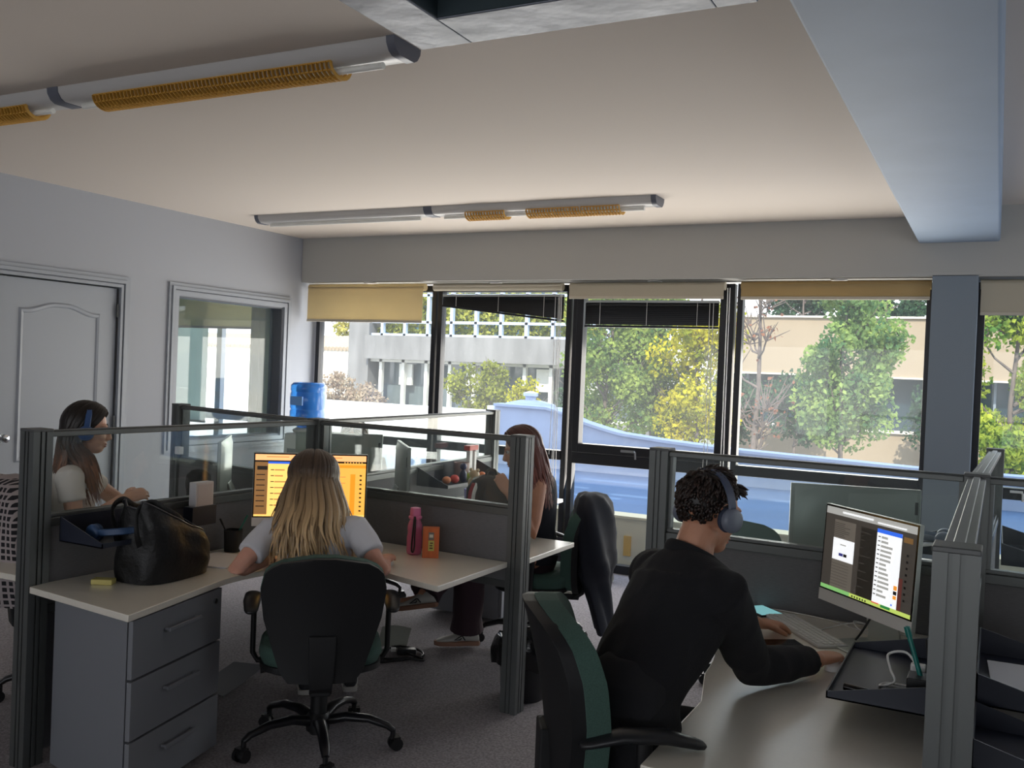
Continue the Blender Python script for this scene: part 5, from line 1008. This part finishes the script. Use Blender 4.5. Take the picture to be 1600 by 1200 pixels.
# man in black
F4 = V((.62, .78, 0))
J = dict(pelvis=(-.862, 2.405, .675), shL=(-.905, 2.735, 1.055), shR=(-.655, 2.555, 1.065), neck=(-.775, 2.675, 1.140), head=(-.742, 2.725, 1.262), hf=V((.50, .87, -.26)), arch=V((.035, .05, 0)) * .6,
         elL=(-.875, 3.075, .84), wrL=(-.735, 3.40, .782), elR=(-.615, 2.815, .800), wrR=(-.468, 3.075, .782), hL=((.42, .80, -.12), (0, 0, -1), (1, -.3, 0), .35), hR=((.28, .96, -.06), (0, 0, -1), (-1, .2, 0), .5),
         hipL=(-.91, 2.47, .64), hipR=(-.80, 2.37, .64), knL=(-.68, 2.84, .58), knR=(-.50, 2.66, .58), anL=(-.52, 3.0, .10), anR=(-.36, 2.90, .10), toeL=F4, toeR=F4)
sw = mat('sweater_black', c(22, 22, 26), .95, bump=.35, bscale=350)
pm, C_, R_, u_, f_, l_ = person('man in a black sweater wearing headphones, typing in the right foreground', J, skinB, sw, mat('jeans_black', c(26, 26, 30), .9), plain_shoe, 1.90, 1.03, fold=.006, collar=True, brow=(30, 22, 18), thin_arm=.97)
def short_hair(parent, C, f, l, u, m_, seed):
    rnd = random.Random(seed); mb = MB(); al = []; tn = []; O = V(C) - f * .012 + u * .026; rx = (.103, .083, .100)
    def S_(a, po, g): return O + (-f * math.cos(a) * rx[0] + l * math.sin(a) * rx[1]) * math.sin(po) * g + u * rx[2] * math.cos(po) * g
    lim = lambda a: PI * (.74 if abs(a) < .9 else lerp(.74, .53, min(1, (abs(a) - .9) / .7)) if abs(a) < 1.6 else lerp(.53, .33, min(1, (abs(a) - 1.6) / .6)))
    nu, nv = 60, 22; vs = [S_(lerp(-PI, PI, i / nu), lim(lerp(-PI, PI, i / nu)) * j / nv, 955e-3 - .05 * (j / nv) ** 3 + .008 * noise.noise(V((i * .4, j * .5, 2)))) for j in range(nv + 1) for i in range(nu + 1)]
    mb.add(vs, [(j * (nu + 1) + i, (j + 1) * (nu + 1) + i, (j + 1) * (nu + 1) + i + 1, j * (nu + 1) + i + 1) for j in range(nv) for i in range(nu)]); al += [.0] * len(vs); tn += [.0] * len(vs)
    for i in range(1300):
        a = rnd.uniform(-PI, PI); q = rnd.random() ** .7; po = lim(a) * q; b = S_(a, po, .95); long_ = lerp(.034, .010, min(1, max(0, (q - .30) / .45))) * rnd.uniform(.7, 1.2)
        dn = S_(a, po + .12, 1.0) - S_(a, po, 1.0); out = (b - O).normalized(); d = (dn.normalized() * (.95 if q > .25 else .3) + out * rnd.uniform(.15, .5) * (1.15 - q) + V((rnd.gauss(0, .22), rnd.gauss(0, .22), rnd.gauss(0, .15))) + f * (.9 if q < .35 else 0)).normalized()
        if abs(a) > 2.2 and q > .75: d = (d + u * .5 + f * .9).normalized(); long_ = .045 * rnd.uniform(.6, 1.1)
        P = [b, b + d * long_ * .5 + out * .004, b + d * long_]; mb.tube(P, [.0050, .0042, .0008], 5); tone = rnd.random()
        for k in range(3): al += [k / 3] * 5; tn += [tone] * 5
    o = mb.build('hair', m_, parent, smooth=80); me = o.data
    if len(me.vertices) == len(al):
        for nm, d in (('along', al), ('tone', tn)): at = me.attributes.new(nm, 'FLOAT', 'POINT'); at.data.foreach_set('value', d)
short_hair(pm, C_, f_, l_, u_, hairmat('hair_dark', (30, 21, 18), (62, 42, 34)), 8)
hpR = Matrix((-l_, f_, u_)).transposed()
headphones('navy and grey headphones worn by the man in black', C_ - u_ * .004 - f_ * .006, hpR @ Matrix.Rotation(.25, 3, 'X'), (58, 68, 92), .098, .036, M_('cup_face', (108, 114, 128), .4))
mouse('white mouse under the man\'s right hand', (-.428, 3.195, DT + .002), -.3)
# woman by the door
F1 = V((.56, .83, 0))
J = dict(pelvis=(-3.95, 2.98, .60), shL=(-4.06, 3.16, 1.06), shR=(-3.84, 2.955, 1.062), neck=(-3.925, 3.055, 1.125), head=(-3.885, 3.075, 1.29), hf=V((.60, .80, -.12)),
         elL=(-3.98, 3.42, .86), wrL=(-3.72, 3.50, .86), elR=(-3.795, 2.965, .83), wrR=(-3.735, 3.165, .955), hL=((.5, .85, .1), (0, 0, -1), (1, 0, 0), .4), hR=((.30, .92, .22), (-.6, .3, -.6), (-.2, .1, 1), .5),
         hipL=(-4.05, 3.02, .57), hipR=(-3.90, 2.93, .57), knL=(-3.84, 3.38, .52), knR=(-3.70, 3.28, .52), anL=(-3.75, 3.48, .1), anR=(-3.60, 3.40, .1), toeL=F1, toeR=F1)
pq, C_, R_, u_, f_, l_ = person('woman with long dark hair, blue headphones and a white T-shirt in profile by the door', J, skinC, mat('tee_cream', c(214, 206, 200), .85, bump=.1, bscale=300), mat('jeans_blue', c(52, 62, 86), .9), plain_shoe, .45, .92, fold=.004)
def fall1(a, t, rnd, ph):
    if a < -.9: return -F1 * .035 * math.sin(PI * min(1, t * 2.2)) * (t < .46) + F1 * (.10 * max(0, t - .3)) - l_ * (.02 * t) + f_ * .012 * math.sin(ph) * t
    return -F1 * (.03 * t) + l_ * .05 * math.sin(a) * t
strands(pq, 'hair', C_, f_, l_, u_, 330, 1.9, fall1, hairmat('hair_brown', (24, 18, 16), (120, 76, 50), .5), 15, L=(.24, .38), wave=.008, arange=(-1.72, 1.9), amin=-1.72)
hpR = Matrix((-l_, f_, u_)).transposed(); headphones('blue headphones worn by the woman by the door', C_ - u_ * .006 - f_ * .004, hpR, (52, 82, 130), .103, .036)
# red-haired woman near the windows
F3 = V((-.92, -.39, 0))
J = dict(pelvis=(-2.40, 5.06, .575), shL=(-2.205, 4.62, 1.035), shR=(-2.38, 4.90, 1.03), neck=(-2.29, 4.735, 1.085), head=(-2.325, 4.64, 1.222), hf=V((-.90, -.40, -.30)),
         elL=(-2.185, 4.53, .785), wrL=(-2.30, 4.47, .985), elR=(-2.62, 4.72, .79), wrR=(-2.78, 4.58, .77), hL=((-.55, -.05, .8), (-.6, .7, 0), (.2, .5, .5), .7), hR=((-.8, -.5, 0), (0, 0, -1), (.4, -.9, 0), .5),
         hipL=(-2.38, 4.97, .56), hipR=(-2.47, 5.13, .56), knL=(-2.70, 4.78, .56), knR=(-2.80, 4.88, .58), anL=(-2.735, 4.83, .095), anR=(-2.86, 4.53, .36), toeL=(-.75, -.55, 0), toeR=(-.9, -.42, 0), toeupR=-.15, flare=(.085, .10))
wshoe = (mat('sneaker_white', c(186, 184, 178), .7), M_('sole_brown', (142, 104, 84), .7), True)
pr_, C_, R_, u_, f_, l_ = person('red-haired woman in a sleeveless dark top, legs crossed, behind the free post', J, skinD, mat('top_navy', c(24, 26, 36), .9), mat('trousers_plum', c(52, 34, 42), .9, bump=.2, bscale=200), wshoe, 0, .93, fold=.003, straps=True, brow=(90, 48, 34))
def fall3(a, t, rnd, ph):
    return -F3 * (.055 * t ** .8 + .02 * math.cos(a) * t) + l_ * .03 * math.sin(a) * t
strands(pr_, 'hair', C_, f_, l_, u_, 330, 1.95, fall3, hairmat('hair_auburn', (70, 40, 36), (112, 62, 52)), 25, L=(.20, .36), wave=.005, arange=(-1.9, 1.45))
# person whose head shows just over the far monitor
F5 = V((.45, -.89, 0)); R5 = V((-.89, -.45, 0))
pv = V((-3.98, 5.36, .57)); sp = pv + F5 * .06
J = dict(pelvis=pv, shL=sp - R5 * .165 + V((0, 0, .40)), shR=sp + R5 * .165 + V((0, 0, .40)), neck=sp + F5 * .03 + V((0, 0, .455)), head=sp + F5 * .06 + V((0, 0, .572)), hf=F5 + V((0, 0, -.35)),
         elL=sp - R5 * .20 + F5 * .06 + V((0, 0, .20)), wrL=sp - R5 * .10 + F5 * .30 + V((0, 0, .205)), elR=sp + R5 * .20 + F5 * .06 + V((0, 0, .20)), wrR=sp + R5 * .10 + F5 * .30 + V((0, 0, .205)), hL=(F5, (0, 0, -1), R5, .4), hR=(F5, (0, 0, -1), -R5, .4),
         hipL=pv - R5 * .08, hipR=pv + R5 * .08, knL=pv - R5 * .10 + F5 * .40 - V((0, 0, .05)), knR=pv + R5 * .10 + F5 * .40 - V((0, 0, .05)), anL=pv - R5 * .10 + F5 * .42 - V((0, 0, .47)), anR=pv + R5 * .10 + F5 * .42 - V((0, 0, .47)), toeL=F5, toeR=F5)
po, C_, R_, u_, f_, l_ = person('person with brown hair whose head barely shows over the far monitor back', J, skinC, mat('top_grey', c(70, 70, 76), .9), MATS['jeans_black'], plain_shoe, .6, .93)
strands(po, 'hair', C_, f_, l_, u_, 170, 2.0, lambda a, t, r, ph: -F5 * .02 * t, hairmat('hair_chestnut', (80, 54, 42), (126, 92, 70)), 35, L=(.10, .2), wave=.004)
# ---------------------------------------------------------------- clothes hung over chairs
def draped(name, label, cat_, chairo, m_, hw, hd, zb, tail, seed, zt=.895, yc=-.30):
    # cloth pulled down over the backrest like a sleeve, with a tail hanging behind
    T_ = TM[chairo]; m = MB(); n = 64; lev = [(zt + .048, .03, .02), (zt + .045, .45, .35), (zt + .025, .70, .75), (zt - .03, .90, 1.0), (zt - .10, 1.0, 1.08), (zt - .20, 1.02, 1.1), (zt - .30, .98, 1.06), (zb + .06, .92, 1.1), (zb, .88, 1.12)]; rs_ = []
    def ring(z, w_, d_, y, k): return [T_ @ V(((w_ + .016 * math.sin(5 * t + seed + z * 9) * k) * math.cos(t), y + (d_ + .020 * math.sin(7 * t + seed * 2 + z * 14) * k) * math.sin(t) - .03 * k * (1 - math.cos(t) ** 2), z - .05 * k * math.cos(2 * t) * .6)) for t in [2 * PI * j / n for j in range(n)]]
    for i, (z, a, b) in enumerate(lev): rs_.append(ring(z, hw * a, hd * b, yc - .02 * i / 8, min(1, i / 4)))
    if tail:
        for i in range(1, 9): k = i / 8; rs_.append(ring(lerp(zb, tail, k), lerp(hw * .85, hw * .42, k ** .6), lerp(hd * 1.1, hd * .45, k ** .5), lerp(yc - .02, yc - .10, k), 1 - .3 * k))
    else:
        for f_, dz in ((.96, .01), (.93, .10)): rs_.append([T_ @ (V((0, yc, zb + dz)) + ((TM[chairo].inverted() @ p) - V((0, yc, zb))) * f_) for p in rs_[len(lev) - 1]])
    m.rings(rs_); return tag(m.build(name, m_, smooth=80), label, cat_)
draped('jacket', 'dark navy jacket hung over the chair back near the windows', 'jacket', CH3, mat('jacket_navy', c(24, 28, 40), .85, bump=.15, bscale=300), .285, .105, .50, .14, 2.2, yc=-.295)
pl = bpy.data.materials.new('plaid_check'); pl.use_nodes = True; n_ = pl.node_tree; b_ = n_.nodes['Principled BSDF']; b_.inputs['Roughness'].default_value = .9
tc_ = n_.nodes.new('ShaderNodeTexCoord'); ws = []
for axis in ('X', 'Z'):
    w__ = n_.nodes.new('ShaderNodeTexWave'); w__.bands_direction = axis; w__.inputs['Scale'].default_value = 11; n_.links.new(tc_.outputs['Object'], w__.inputs['Vector']); mr_ = n_.nodes.new('ShaderNodeMath'); mr_.operation = 'GREATER_THAN'; mr_.inputs[1].default_value = .72; n_.links.new(w__.outputs['Fac'], mr_.inputs[0]); ws.append(mr_)
ad = n_.nodes.new('ShaderNodeMath'); ad.operation = 'ADD'; n_.links.new(ws[0].outputs[0], ad.inputs[0]); n_.links.new(ws[1].outputs[0], ad.inputs[1])
rr = n_.nodes.new('ShaderNodeValToRGB'); rr.color_ramp.interpolation = 'CONSTANT'; rr.color_ramp.elements[0].color = c(26, 24, 30); rr.color_ramp.elements[1].position = .6; rr.color_ramp.elements[1].color = c(160, 150, 150)
dv = n_.nodes.new('ShaderNodeMath'); dv.operation = 'MULTIPLY'; dv.inputs[1].default_value = .8; n_.links.new(ad.outputs[0], dv.inputs[0]); n_.links.new(dv.outputs[0], rr.inputs[0]); n_.links.new(rr.outputs[0], b_.inputs['Base Color'])
draped('checked_shirt', 'black and white checked shirt over the chair back at the left edge', 'shirt', CH1, pl, .285, .10, .55, None, 1.1, 1.03)
